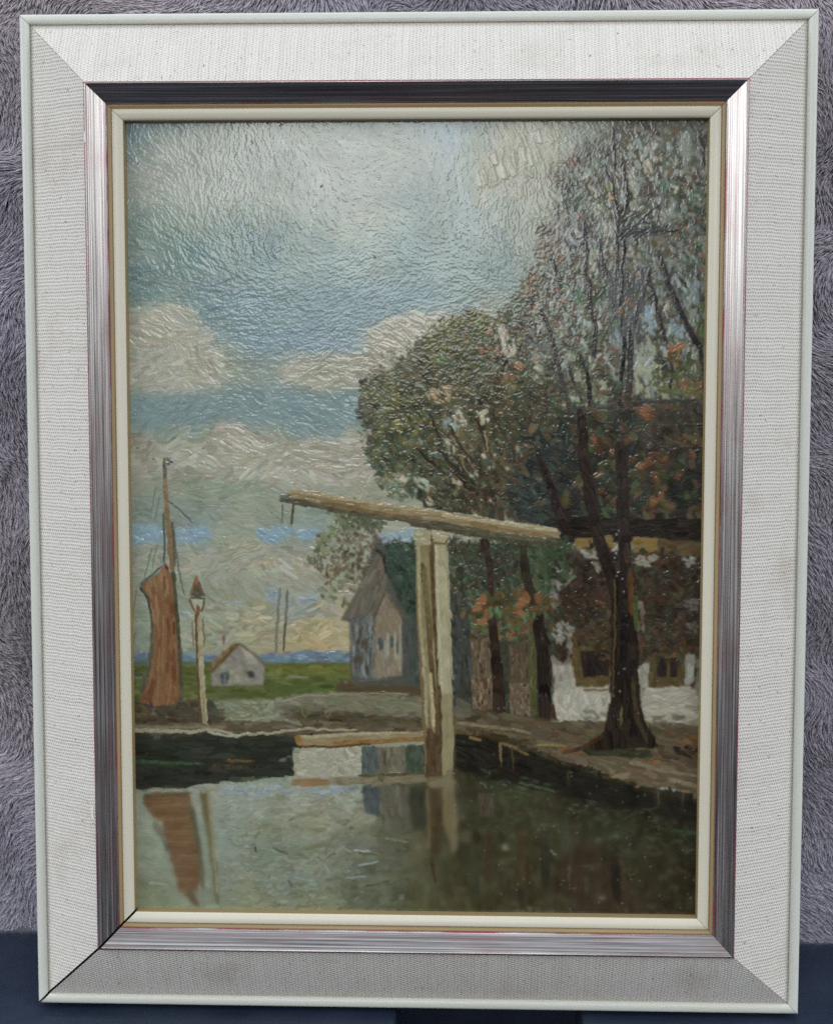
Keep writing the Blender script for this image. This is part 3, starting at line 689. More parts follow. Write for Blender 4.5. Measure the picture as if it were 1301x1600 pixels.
    line([(307,955),(310,1050),(314,1120)], (104,78,48), 5, 5, 1.3, .5)
    line([(312,962),(315,1040),(317,1090),(321,1130)], (164,154,124), 7.5, 8, 1.8, .5, .97)
    line([(318,1080),(320,1128),(326,1134)], (150,132,96), 3, 3, 1.2)
    line([(317,966),(319,1010)], (120,112,84), 2, 2, 1)
    patch([(307,902),(320,932),(297,931)], (104,80,58), 9, 4, 1.2, 2.2, 1.4, 8); patch([(308,918),(316,932),(302,932)], (78,80,66), 7, 4, .2, 2, 1.1, 6)
    line([(307,902),(297,931)], (132,96,66), 2.6); line([(307,902),(320,932)], (110,82,58), 2.6); line([(307,899),(308,912)], (146,108,70), 3)
    patch([(299,936),(319,936),(314,952),(305,952)], (170,168,146), 9, 5, .1, 2, 1.4, 5)
    line([(296,936),(305,956)], (108,80,56), 2.4); line([(320,935),(315,956)], (96,92,68), 2.4); line([(298,934),(320,934)], (84,80,62), 2.2)
    line([(309,945),(310,960)], (122,84,54), 5, 5, 1.4); line([(286,955),(298,959)], (150,172,190), 4, 2.5, 1.6)
    # ---------------- grey house and bush behind the bridge
    leaves([(495,850),(520,815),(560,800),(600,815),(600,870),(570,900),(555,935),(515,915),(498,885)], 420, [(3,(106,84,58)),(2,(86,70,48)),(2,(104,104,78)),(1.5,(136,116,88))], 9, 4, 1.0, .8, 18, .3, 1.2, 91, 14)
    leaves([(490,850),(520,805),(560,790),(606,800),(600,822),(530,835),(512,900),(545,950),(510,930)], 240, [(3,(118,122,92)),(2,(90,98,68)),(1,(140,146,120))], 9, 5, .6, .9, 18, .35, 1.1, 92, 12)
    patch([(536,905),(560,895),(552,930),(532,925)], (160,150,132), 16, 4, -.5, .7, 1.4, 8)
    dabs([(537,925),(548,915),(540,930)], (170,158,140), 16, 4, .0, 1.7)
    fill([(585,850),(600,840),(650,838),(668,900),(668,1072),(556,1070),(548,1060),(545,970),(532,968),(560,920),(575,880)], (84,82,74), 4, 1)
    patch([(532,968),(556,930),(574,892),(594,858),(606,884),(602,920),(586,962),(548,966)], (108,98,84), 26, 5, 1.95, 2.0, 1.2, 9, .12, tint=22)
    patch([(546,968),(584,964),(586,1060),(552,1056)], (104,106,102), 24, 4, 1.5, 2.0, 1.3, 12, .06, tint=26)
    for _ in range(50):
        x = rng.uniform(549, 584); y = rng.uniform(970, 1045)
        line([(x, y), (x + rng.uniform(-1, 1), y + rng.uniform(8, 26))], [(138,146,150), (78,66,50), (120,126,124), (70,62,50)][rng.integers(4)], 1.8, 1.6, 1.4, .5, .85)
    patch([(601,924),(628,966),(628,1056),(586,1060),(586,966)], (136,120,98), 20, 5, 1.45, 1.9, 1.2, 8, .15)
    patch([(588,1000),(628,990),(628,1052),(590,1056)], (134,124,106), 18, 3.5, 1.5, 1.0, 1.4, 14, .08)
    for x, y0, y1, c in [(593,996,1016,(66,78,76)),(597,998,1014,(80,88,84)),(612,994,1012,(70,82,80)),(620,996,1020,(88,92,84)),(606,990,1026,(156,150,132)),(617,985,1030,(158,152,134)),(602,1000,1030,(150,144,128)),(625,975,1050,(150,142,122))]:
        line([(x, y0), (x + .5, y1)], c, 3.6, 3.2, 1.3, .3)
    line([(601,922),(594,942),(584,968)], (92,78,60), 3, 2.4, 1.4); line([(602,922),(614,944),(630,968)], (104,90,68), 3.5, 2.4, 1.4)
    line([(588,858),(600,868),(604,892),(612,902)], (42,44,40), 4, 3, 1.2)
    patch([(600,850),(650,846),(656,900),(654,972),(636,960),(618,925),(606,898)], (56,70,56), 12, 6, 1.0, 2.0, 1.2, 9, .6)
    patch([(628,966),(656,968),(662,1066),(630,1066)], (74,78,72), 20, 7, 1.5, 2.0, .9, 7, .12)
    dabs([(620,870),(630,885),(615,860),(640,875),(626,902)], (70,96,74), 8, 5, .8, 1.3, .8)
    patch([(592,832),(655,826),(652,846),(596,848)], (150,166,174), 12, 5, .4, 1.4, 1.4, 8, .5)
    soften([(525,830),(665,830),(665,1080),(525,1080)], 1, .6)
    # ---------------- the big trees and dark house at the right: base tones
    fill([(835,690),(870,650),(910,640),(990,626),(1112,626),(1112,845),(880,845),(800,812),(780,790),(800,760)], (44,42,38), 20, 7)
    fill([(800,700),(850,650),(905,650),(900,760),(850,800),(790,800)], (44,48,46), 20, 8)
    fill([(985,628),(1112,626),(1112,700),(1000,700)], (66,56,48), 4, 3)
    fill([(698,842),(890,845),(890,1000),(868,1130),(720,1125),(698,1000)], (62,62,48), 10, 3)
    fill([(698,930),(735,930),(740,1110),(705,1110)], (62,62,56), 6, 4)
    fill([(868,860),(1112,860),(1112,1140),(868,1140)], (56,44,34), 6, 3)
    fill([(862,1030),(950,1040),(950,1140),(866,1140)], (140,132,116), 3, 1)
    fill([(1000,1070),(1112,1070),(1112,1140),(1000,1140)], (138,130,112), 3, 1)
    rm = pmask([(835,690),(870,650),(910,640),(990,626),(1112,626),(1112,1140),(700,1140),(698,842),(800,812),(780,790)], 10)
    strokes(rm, 3800, 15, 6, lambda x, y: 1.2 + (ang_n[y, x] - .5)*3, .5, 8, .9)
    # crown of the middle tree
    mid = [(574,612),(572,585),(604,590),(612,566),(640,572),(652,540),(676,545),(690,508),(716,512),(736,500),(760,520),(800,500),(830,520),(850,520),(880,600),(860,680),(800,740),(790,810),(700,800),(652,772),(636,740),(606,748),(600,715),(580,700),(588,668),(564,650)]
    olive = [(3,(96,82,50)),(2.5,(80,66,42)),(2,(68,76,52)),(2,(114,102,64)),(1,(78,98,76)),(.8,(122,120,94)),(1.5,(54,46,36))]
    dark = [(3,(66,60,44)),(2,(54,56,46)),(2,(82,72,48)),(1,(62,76,58))]
    leaves(mid, 1500, dark, 16, 9, .9, .9, 34, .27, .8, 11, 40, .85, 12)
    leaves(mid, 1500, olive, 13, 8, .8, .8, 30, .36, .9, 12, 40, .9, 20)
    leaves([(655,548),(690,508),(735,498),(760,520),(740,560),(690,570)], 520, [(3,(112,102,50)),(2,(96,92,48)),(1,(78,84,52)),(1,(128,114,62))], 10, 5, -.4, .9, 22, .2, 1.5, 13, 16)
    leaves([(578,640),(610,600),(660,620),(650,700),(610,740),(584,700)], 420, [(2,(70,88,68)),(2,(96,98,54)),(1,(120,116,50)),(2,(52,62,52)),(1,(110,128,110))], 11, 6, .3, .9, 22, .25, 1.4, 14, 16)
    leaves([(600,700),(660,690),(700,720),(690,760),(640,770),(600,750)], 420, [(2,(82,102,84)),(2,(98,108,84)),(1,(60,80,58)),(1,(116,110,74)),(1,(128,136,118))], 10, 5, .8, .8, 22, .25, 1.3, 15, 16)
    leaves([(570,600),(600,570),(590,680),(600,760),(575,700),(562,640)], 300, [(2,(98,96,64)),(2,(78,84,60)),(1,(130,132,108))], 8, 4, .6, 1.0, 18, .38, 1.2, 16, 16)
    soften(mid, 1, .8)
    leaves(mid, 600, olive, 13, 7, .9, .6, 30, .40, 1.1, 19, 40, .85, 20)
    leaves(mid, 500, [(2,(52,46,32)),(1,(44,52,40)),(1,(74,60,36))], 9, 3.5, .9, .8, 20, .5, 1.3, 18, 40, .8, 20)
    # light holes in the crown
    for poly, col, a in [([(768,518),(786,512),(804,520),(806,552),(790,556),(776,540)], (168,158,140), 1.5), ([(815,522),(832,535),(858,540),(862,570),(840,572),(825,560)], (160,154,132), .7),
                         ([(832,565),(858,580),(850,602),(834,596)], (150,148,124), .9), ([(664,612),(704,600),(700,628),(680,632),(670,624)], (152,130,98), .6),
                         ([(704,648),(724,640),(738,660),(722,668)], (160,148,128), 1.1), ([(745,645),(762,640),(766,660),(752,664)], (170,160,140), 1.1),
                         ([(692,684),(712,690),(716,716),(700,712)], (160,154,140), .9), ([(748,702),(774,706),(780,735),(762,732)], (166,154,132), 1.0),
                         ([(798,688),(812,700),(818,722),(806,712)], (166,156,132), 1.0), ([(712,728),(750,732),(752,748),(724,744)], (158,148,130), .8),
                         ([(692,735),(722,752),(724,764),(702,752)], (164,150,130), .8), ([(780,716),(800,728),(806,742),(786,738)], (150,140,116), .9),
                         ([(640,738),(660,744),(690,768),(676,772),(650,758)], (156,160,140), .7), ([(612,744),(634,736),(640,752),(616,756)], (170,158,134), .4),
                         ([(740,780),(766,776),(762,796),(742,794)], (160,138,106), .8), ([(660,778),(676,776),(678,790),(664,792)], (158,144,116), .7), ([(690,660),(712,650),(716,680),(698,680)], (132,142,134), .8)]:
        patch(poly, np.array(col)*1.07, 12, 5, a, 1.45, 1.4, 10, .3, wob=9, dry=.12)
    soften(mid, 1, .35)
    leaves([(548,650),(556,585),(606,545),(640,524),(690,490),(740,482),(760,500),(640,580),(600,640),(606,752),(566,720)], 210, [(2,(96,92,66)),(2,(80,84,62)),(1,(128,128,104)),(1,(104,86,60))], 8, 4, .7, .9, 14, .44, .9, 73, 22, .6, 16)
    leaves([(556,640),(562,575),(606,552),(640,530),(690,494),(740,486),(800,492),(800,560),(640,620),(610,760),(560,720)], 150, olive[:4], 9, 5, .7, .8, 16, .42, 1.0, 59, 20, .6, 14)
    # branches fanning from the roof
    br = (58,42,28)
    for pts, w0, w1 in [([(786,818),(770,770),(752,735),(722,700),(700,660)], 7, 2), ([(776,758),(768,715),(758,685),(745,655)], 7, 4), ([(813,728),(800,700),(784,675),(774,655)], 6, 2.5),
                        ([(748,775),(725,745),(702,725),(684,700)], 6, 3), ([(690,735),(665,715),(648,700)], 5, 3), ([(770,800),(748,765),(718,725)], 5, 3), ([(835,690),(828,660),(826,600)], 6, 3),
                        ([(850,680),(852,640),(850,600)], 7, 4), ([(690,690),(676,660),(668,645)], 4, 2), ([(760,780),(730,760),(708,735)], 5, 3), ([(658,588),(684,574)], 3, 2), ([(835,720),(822,680),(820,650)], 4, 2)]:
        line(pts, np.array(br) + rng.normal(0, 6), w0, w1, 1.3, 1.6, .9, .15)
    for pts in [[(772,735),(762,700),(755,670)], [(800,735),(785,700),(776,680)], [(830,690),(834,660)], [(745,740),(730,715)], [(790,730),(776,705)], [(720,770),(700,752)]]:
        line(pts, (146,126,94), 3.5, 2.4, 1.4, 1, .85)
    leaves([(680,760),(720,770),(760,790),(770,810),(700,800)], 160, [(2,(84,64,38)),(2,(66,70,48)),(1,(112,74,44)),(1,(90,92,66))], 12, 6, .9, .4, 18, .2, 1.3, 17, 10)
    for x, y in [(763,543),(752,549),(778,550),(800,590),(808,573),(812,570),(790,588),(766,520)]: dabs([(x, y)], (134,90,60), 12, 8, .8, 1.5, .6)
    dabs([(685,565),(690,558),(700,570),(760,530),(745,505),(820,585)], (86,124,86), 9, 5, .8, 1.3, .8)
    leaves([(680,700),(800,700),(800,800),(700,800)], 160, [(2,(58,44,30)),(1,(50,56,42)),(1,(84,62,38))], 13, 5, .95, .4, 18, .34, 1.2, 58, 14, .85)
    # crown of the upper right trees: thin dabs with sky between
    ur = [(800,470),(850,400),(865,330),(880,260),(905,235),(960,190),(1112,190),(1112,620),(960,620),(880,600),(820,540)]
    leaves(ur, 2200, [(2,(78,84,72)),(2,(70,70,62)),(2,(92,92,78)),(1,(84,70,58)),(1.5,(92,68,50))], 16, 6, 1.3, .6, 30, .32, .7, 21, 30, .7, 14)
    leaves(ur, 1900, [(2,(84,62,48)),(2,(68,72,54)),(1,(58,50,48)),(.6,(108,114,102)),(1,(76,98,74)),(2,(104,74,54))], 12, 5, 1.1, .9, 24, .40, .9, 22, 30, .75, 20)
    leaves(ur, 500, [(2,(144,148,138)),(2,(132,140,136)),(1,(160,156,140))], 11, 4, 1.4, .6, 28, .45, .9, 27, 20, .75, 20)
    leaves([(880,262),(900,238),(930,260),(930,310),(900,330),(870,300)], 260, [(2,(112,86,66)),(2,(84,80,58)),(1,(84,110,90)),(2,(78,72,64))], 8, 4, .9, .9, 18, .28, 1.5, 23, 14)
    leaves([(862,330),(900,320),(930,340),(920,380),(870,380)], 240, [(2,(90,84,78)),(1,(112,88,76)),(1,(76,82,76))], 12, 5, 1.2, .7, 20, .28, 1.1, 24, 14, .7)
    leaves([(812,450),(840,424),(870,440),(920,450),(925,520),(880,560),(820,530),(805,480)], 720, [(2,(84,100,74)),(2,(110,82,62)),(2,(76,84,62)),(1,(128,90,66)),(1,(120,132,122)),(1,(70,104,78))], 9, 4, .7, .9, 22, .26, 1.5, 25, 18)
    leaves([(830,385),(862,360),(880,400),(850,415)], 130, [(2,(98,84,64)),(1,(112,90,68)),(1,(86,100,84))], 9, 4, -.5, .6, 18, .25, 1.4, 26, 10)
    leaves([(1030,270),(1112,300),(1112,450),(1070,440),(1050,360)], 300, [(2,(72,94,68)),(2,(88,100,80)),(1,(108,84,70)),(1,(66,74,66))], 13, 5, 1.2, .7, 22, .34, 1.3, 28, 16, .8)
    leaves([(880,520),(960,500),(980,610),(900,620)], 320, [(2,(84,94,68)),(1,(92,78,58)),(1,(72,92,66)),(1,(116,120,96))], 10, 4, .9, .8, 20, .36, 1.4, 29, 16, .85)
    soften(ur, 1, .7)
    leaves(ur, 1500, [(2,(66,54,48)),(2,(60,64,52)),(1,(50,44,44)),(1,(86,62,46)),(1,(70,90,66))], 12, 3.5, 1.2, .8, 20, .46, 1.1, 39, 30, .8, 20, .15, .9)
    leaves(ur, 420, [(2,(154,152,138)),(1,(140,146,142)),(1,(168,160,144))], 12, 4.5, 1.35, .6, 22, .52, 1.2, 38, 20, .85, 20, .15, .9)
    leaves(ur, 330, [(2,(104,76,54)),(2,(74,90,62)),(1.5,(88,70,52)),(1,(92,108,80)),(.7,(132,92,62))], 15, 8, .9, .7, 26, .50, .8, 64, 26, .85, 20)
    # pale patches between branches
    for poly, col, a in [([(1008,232),(1024,225),(1030,248),(1018,272),(1006,268)], (174,162,142), 1.3), ([(928,300),(945,330),(958,352),(950,362),(935,340)], (156,152,132), 1.1), ([(985,265),(1000,268),(996,310),(984,305)], (150,144,128), 1.4),
                         ([(1055,215),(1076,205),(1086,250),(1066,260)], (140,142,132), 1.5), ([(1030,330),(1056,322),(1052,350),(1034,352)], (152,148,134), .8), ([(902,362),(918,360),(922,374),(904,374)], (158,154,138), .3),
                         ([(920,385),(934,390),(936,430),(922,420)], (152,150,134), 1.4), ([(944,350),(962,352),(964,382),(946,380)], (152,150,138), 1.5), ([(1008,468),(1024,490),(1030,528),(1014,528),(1004,500)], (136,152,166), 1.1),
                         ([(1064,440),(1090,432),(1092,472),(1078,474)], (140,152,160), 1.2), ([(1040,500),(1062,490),(1078,522),(1060,530)], (128,146,154), 1.1), ([(992,545),(1024,540),(1040,600),(1046,622),(992,622),(988,580)], (152,152,128), 1.3),
                         ([(1072,540),(1090,540),(1092,590),(1078,590)], (152,152,134), 1.4), ([(932,590),(950,600),(944,622),(930,622)], (158,156,134), 1.2), ([(955,505),(975,515),(970,545),(958,540)], (136,146,148), 1.2), ([(890,570),(904,576),(908,605),(894,600)], (146,148,122), 1.0)]:
        patch(poly, col, 13, 5, a, 1.4, 1.4, 7, .3)
    patch([(1000,560),(1012,548),(1016,580),(1006,590)], (140,146,104), 11, 4, 1.5, 1, 1.3)
    leaves(ur, 520, [(2,(150,152,138)),(1.5,(136,144,144)),(1,(162,156,140))], 13, 5, 1.35, .5, 24, .53, 1.1, 71, 22, .85, 14, .1, .9)
    soften([(800,186),(1115,186),(1115,625),(800,625)], 1, .35)
    # limbs
    lb = (48,40,38)
    for pts, w0, w1 in [([(958,200),(960,240),(962,270)], 4, 3), ([(944,255),(955,290),(962,320),(968,345)], 3.5, 5), ([(972,255),(978,300),(972,340)], 4, 6), ([(910,345),(914,370),(917,400),(912,425),(920,445),(924,480),(930,510),(928,560)], 4.5, 7),
                        ([(898,375),(910,372),(930,370)], 3, 2), ([(936,372),(940,400),(950,440)], 4, 3), ([(856,395),(866,415),(876,440)], 5, 6), ([(842,480),(860,520),(868,560),(890,640)], 4, 8), ([(905,552),(918,590),(922,640)], 5, 8),
                        ([(888,570),(900,600),(912,640)], 4, 5), ([(975,375),(972,420),(970,480),(975,540),(968,640)], 4, 6), ([(1014,420),(1005,460),(985,520),(982,600),(965,700)], 6, 12), ([(1030,400),(1042,430),(1056,470),(1080,520),(1096,545)], 7, 9),
                        ([(1010,430),(1024,470),(1034,510),(1042,545)], 4, 6), ([(1060,430),(1072,450)], 4, 3), ([(960,370),(990,364),(1030,362),(1060,358)], 3.5, 3), ([(968,375),(990,355),(1010,335),(1035,318)], 4, 2), ([(1094,540),(1098,580),(1098,625)], 6, 7),
                        ([(1046,540),(1050,575),(1046,610)], 5, 4), ([(962,330),(964,380),(962,440)], 5, 4), ([(1090,200),(1096,230),(1100,262)], 6, 5), ([(880,372),(896,400)], 3, 2)]:
        line(pts, np.array(lb) + rng.normal(0, 8), w0, w1*.95, 1.5, 1.8, .7, .35, 12)
    strokes(pmask([(960,330),(985,330),(1050,350),(1050,372),(975,375)], 6), 70, 12, 2.2, lambda x, y: -.45, .3, 8, 1.3, .8, src=np.full((CH, CW, 3), 66.0))
    strokes(pmask([(945,420),(1010,420),(1000,520),(950,520)], 10), 150, 15, 3, lambda x, y: 1.5, .3, 10, 1.2, .6, src=np.full((CH, CW, 3), 84.0))
    dabs([(946,296),(954,290)], (112,112,56), 12, 7, 1.2, 1.3); dabs([(955,308)], (146,104,58), 12, 8, .7, 1.5); dabs([(893,250),(898,256),(890,262)], (122,84,62), 10, 6, .8, 1.4)
    dabs([(984,475),(982,470),(970,485),(870,452),(838,434),(828,456),(868,506),(880,470),(1098,400),(1096,420)], (128,92,70), 12, 6, 1.0, 1.4, .7)
    dabs([(905,455),(908,465),(900,470),(960,505),(965,640),(968,600),(1080,308),(1090,380),(1050,285),(1038,292)], (76,112,76), 12, 6, 1.0, 1.3, .6)
    dabs([(1096,480),(1094,510),(1097,520)], (84,104,54), 18, 8, 1.4, 1.2)
    for x, y in [(1050,545),(1056,552),(1062,540),(1046,556),(1058,565)]: dabs([(x, y)], (150,98,62), 17, 9, 1.2, 1.8, .6)
    for x, y in [(1075,597),(1082,605),(1068,602),(1088,612),(1078,610),(1092,598)]: dabs([(x, y)], (146,92,58), 16, 10, .6, 1.8, .8)
    leaves([(1040,560),(1070,560),(1098,580),(1098,625),(1045,625)], 130, [(2,(74,84,46)),(1,(96,80,50)),(1,(60,70,48))], 11, 6, .7, .8, 16, .2, 1.3, 31, 8)
    line([(1000,628),(1030,625),(1092,627)], (50,54,52), 4, 3, 1.0, 2.5, .6, .3)
    # foliage over the dark roof
    rl = [(900,640),(990,630),(1098,640),(1098,840),(880,840),(860,780),(880,700)]
    leaves(rl, 420, [(3,(58,42,30)),(2,(48,48,34)),(1,(46,58,38)),(1,(78,52,34))], 16, 9, .8, .9, 30, .4, 1.2, 33, 20, .8)
    leaves([(800,690),(860,680),(880,800),(800,800)], 320, [(2,(44,54,50)),(2,(38,38,36)),(1,(56,68,62))], 14, 8, 1.0, .7, 26, .3, 1.1, 34, 14, .8)
    for x, y, s in [(1012,638,13),(1002,645,11),(1018,644,12),(1008,650,10),(992,640,10),(1022,712,13),(1030,718,12),(1014,722,12),(1036,712,11),(1004,726,10),(1010,728,10),(1020,744,11),(1026,748,10),(912,688,9),(928,685,9),(935,692,8),(955,706,9),(930,750,10),(938,742,8),(942,770,10),(1022,778,11),(1030,774,10),(1040,785,10),(1018,792,9),(1060,745,9),(1083,690,9),(1090,682,7),(990,720,10),(998,728,9)]:
        dabs([(x + rng.normal(0, 2), y + rng.normal(0, 2))], (140,90,56) if rng.random() < .6 else (106,68,42), s*1.35, s*.85, .9, 1.8, .9)
    for x, y in [(908,706),(906,698),(912,714),(925,702),(940,725),(1035,738),(1040,746),(1030,732),(970,775),(972,768),(965,782),(950,795),(948,808),(944,800),(900,808),(896,815),(1072,772),(978,755),(920,700),(985,740)]:
        dabs([(x, y)], (74,92,44) if rng.random() < .7 else (60,78,50), 12, 7, 1.0, 1.4, .7)
    patch([(872,764),(888,760),(890,790),(878,794)], (92,80,44), 14, 6, .7, 1.3, 1.2, 6)
    line([(1078,640),(1088,670),(1090,700)], (82,86,62), 4, 2, 1.2, 1, .8)
    for x, y in [(966,660),(962,690),(1090,640)]: dabs([(x, y)], (88,98,84), 12, 3, 1.7, 1.3)
    soften(rl, 2, .7); soften([(780,640),(900,630),(900,820),(780,820)], 2, .7)
    leaves([(905,680),(1000,660),(1098,660),(1098,812),(890,812)], 130, [(2,(92,62,42)),(2,(70,76,44)),(1,(104,74,52)),(1,(58,64,42))], 15, 9, .9, .7, 24, .34, 1.2, 57, 16, .85, 16)
    soften([(890,630),(1100,630),(1100,812),(890,812)], 1, .5)
    leaves([(775,640),(830,600),(1000,605),(1000,660),(880,700),(840,810),(775,800)], 420, [(2,(62,70,50)),(2,(78,64,44)),(1.5,(54,64,54)),(1,(96,72,48)),(1,(84,96,66))], 13, 7, .9, .7, 22, .30, 1.0, 62, 22, .8, 16)
    leaves([(868,868),(1100,868),(1100,1000),(868,1000)], 150, [(2,(88,62,44)),(1,(64,76,48)),(1,(112,76,50))], 13, 7, .8, .9, 20, .4, 1.2, 63, 14, .8, 14)
    # eaves band and house front
    fill([(880,812),(1112,815),(1112,846),(880,846)], (40,32,24), 4, 2)
    strokes(pmask([(880,812),(1112,815),(1112,844),(880,844)], 4), 300, 22, 7, 0, .1, 5, .8)
    patch([(898,842),(955,838),(958,858),(902,858)], (132,104,58), 18, 8, .0, 1.8, 1.2, 6, .1); patch([(988,840),(1028,840),(1028,864),(988,864)], (132,104,58), 18, 8, .05, 1.8, 1.2, 6, .1)
    patch([(1028,842),(1096,846),(1096,868),(1028,866)], (90,72,44), 20, 8, .05, 1.8, 1.0, 6, .1)
    fol = [(900,870),(960,870),(960,1000),(900,1000)]
    leaves(fol, 300, [(3,(62,44,32)),(2,(48,40,32)),(1,(50,56,38)),(1,(84,56,38))], 10, 5, .8, .9, 20, .2, 1.4, 41, 12)
    leaves([(990,880),(1098,880),(1098,1020),(990,1020)], 420, [(3,(64,46,32)),(2,(50,52,36)),(2,(52,42,32)),(1,(92,58,38)),(1,(54,70,46))], 11, 6, .8, .9, 20, .2, 1.4, 42, 12)
    soften([(868,868),(1108,868),(1108,1020),(868,1020)], 1, .7)
    for poly, col, a in [([(906,862),(930,860),(940,890),(936,898),(924,874),(908,868)], (140,132,118), .5), ([(990,870),(1010,862),(1028,866),(1026,878),(1012,888),(990,880)], (142,134,118), .4), ([(1064,870),(1084,868),(1086,884),(1070,886)], (138,138,130), .3),
                         ([(864,882),(880,878),(894,892),(892,915),(872,922),(862,910)], (130,121,112), 1.4), ([(860,922),(872,924),(868,960),(858,960)], (128,118,110), 1.5), ([(862,978),(880,972),(896,980),(896,990),(878,1004),(864,1008)], (144,136,126), .9),
                         ([(886,996),(897,994),(896,1022),(888,1024)], (124,114,106), 1.5), ([(996,938),(1006,940),(1004,1000),(998,1000)], (112,98,86), 1.5), ([(1064,940),(1090,935),(1092,955),(1070,955)], (96,84,78), .5), ([(1068,975),(1088,972),(1086,992),(1072,992)], (98,88,82), .8)]:
        patch(poly, col, 11, 4.5, a, 2.0, 1.5, 10, .4, dry=.27, tint=26, wob=8)
    # windows
    patch([(896,1010),(950,1008),(952,1074),(898,1072)], (88,72,42), 15, 7, 1.5, 1.7, 1.0, 6, .1); patch([(906,1016),(950,1016),(950,1056),(912,1056)], (40,30,26), 12, 7, 1.2, 2.2, .8, 3, wob=2)
    line([(898,990),(898,1068)], (94,74,42), 6, 8, 1.2); line([(900,1064),(950,1066)], (94,76,44), 8, 8, 1.2)
    leaves([(900,960),(956,960),(956,1008),(930,1014),(905,1000)], 90, [(2,(66,66,40)),(2,(74,52,34)),(1,(54,44,34)),(1,(96,66,38))], 11, 6, .7, .9, 16, .2, 1.2, 43, 8)
    patch([(1012,1022),(1072,1020),(1074,1076),(1014,1076)], (86,71,42), 15, 7, 1.5, 1.8, 1.0, 6, .1); patch([(1026,1028),(1042,1028),(1042,1058),(1027,1058)], (44,34,32), 12, 7, 1.5, 2.2, .8, 3); patch([(1046,1028),(1058,1028),(1057,1057),(1046,1057)], (44,34,30), 12, 6, 1.5, 2.2, .8, 3)
    line([(1044,1028),(1043,1060)], (92,72,42), 3, 3, 1.2)
    leaves([(990,1000),(1098,1000),(1098,1014),(1020,1018),(990,1016)], 80, [(2,(92,58,34)),(2,(62,58,38)),(1,(56,46,34))], 11, 6, .6, .8, 14, .15, 1.2, 44, 6)
    patch([(866,1040),(896,1042),(898,1072),(868,1078)], (158,150,136), 15, 6, 1.5, 1.8, 1.5, 8, .15, tint=28)
    patch([(864,1078),(950,1072),(954,1100),(946,1132),(874,1134),(866,1110)], (172,164,148), 16, 6, 1.5, 2.2, 1.8, 8, .35, tint=32)
    patch([(906,1110),(948,1104),(944,1136),(910,1136)], (126,118,104), 14, 6, .3, 1.1, 1.4, 6, .4, tint=22)
    patch([(1008,1076),(1076,1072),(1094,1090),(1092,1120),(1060,1132),(1012,1128),(1002,1108)], (166,158,141), 18, 5, .12, 2.4, 1.6, 7, .3, tint=32)
    patch([(1010,1118),(1080,1118),(1060,1138),(1016,1136)], (118,110,92), 18, 6, .1, 1.3, 1.2, 6, .2)
    patch([(996,1040),(1011,1036),(1014,1072),(998,1076)], (150,144,130), 15, 6, 1.4, 1.8, 1.5, 8, .15, tint=28); patch([(1070,1024),(1084,1022),(1084,1066),(1070,1070)], (150,146,134), 15, 6, 1.5, 1.8, 1.5, 8, .15, tint=28); patch([(1086,1030),(1098,1030),(1098,1120),(1090,1120)], (112,108,98), 15, 5, 1.5, 1.3, 1.1, 8, .15)
    line([(910,1078),(950,1077)], (112,92,64), 2.5, 2, 1.2)
    soften([(860,860),(1104,860),(1104,1140),(860,1140)], 1, .55)
    # trees behind the bridge, brick piers, trunks
    leaves([(700,850),(780,850),(850,870),(860,960),(800,1000),(720,1000),(700,920)], 900, [(2,(66,92,76)),(2,(72,84,60)),(2,(88,70,48)),(1,(96,112,94)),(1,(54,60,46)),(1,(66,100,62))], 8, 4.5, .8, .9, 20, .24, 1.3, 51, 14)
    leaves([(830,860),(880,855),(885,890),(850,910),(830,890)], 150, [(2,(58,76,50)),(2,(62,72,48)),(1,(52,60,44))], 13, 7, .9, .7, 16, .15, 1.2, 52, 8)
    leaves([(735,950),(790,935),(850,930),(850,990),(740,985)], 240, [(2,(70,84,46)),(2,(112,76,42)),(1,(86,66,42)),(1,(70,96,58))], 12, 6, .9, .8, 16, .24, 1.3, 53, 8)
    patch([(735,1000),(766,996),(766,1060),(736,1060)], (100,84,62), 13, 3.5, 1.55, 1.6, 1.4, 16, .12, tint=26); patch([(736,1055),(768,1055),(770,1108),(738,1112)], (110,88,66), 10, 3, 1.55, 1.8, 1.6, 20, .15, tint=30)
    patch([(794,1010),(826,1000),(828,1070),(796,1070)], (88,72,52), 16, 5, 1.55, 1.6, 1.1, 10, .1, tint=22); patch([(796,1066),(828,1066),(828,1120),(796,1118)], (110,90,72), 10, 4, 1.3, 1.8, 1.4, 14, .5, tint=26)
    patch([(826,985),(838,985),(838,1120),(828,1120)], (84,80,46), 20, 4, 1.55, 1.8, 1.2, 9, .06)
    patch([(700,930),(734,940),(736,1080),(706,1100)], (66,66,60), 24, 7, 1.5, 1.3, .8, 6, .1)
    tk = (48,34,24)
    line([(722,848),(728,880)], (66,58,42), 9, 4, .9); line([(756,842),(764,880),(768,930)], (54,40,28), 12, 8, 1.3); line([(768,960),(772,1010),(777,1060),(780,1120)], tk, 13, 19, 1.2)
    line([(816,850),(822,900),(834,945)], (52,44,32), 12, 18, 1.2); line([(838,960),(846,1020),(849,1080),(852,1138)], (40,29,22), 22, 27, 1.2); line([(862,1100),(866,1136)], (74,48,36), 6, 8, 1.1)
    for x, y in [(812,945),(818,938),(808,955),(815,960),(822,932),(750,940),(745,950),(755,935),(840,935),(760,962),(752,972)]: dabs([(x, y)], (138,92,58), 16, 9, .9, 1.6, .7)
    for x, y in [(766,955),(776,952),(780,960),(824,958),(834,962),(820,968),(768,962)]: dabs([(x, y)], (92,128,82), 13, 4.5, 1.5, 1.6, .3)
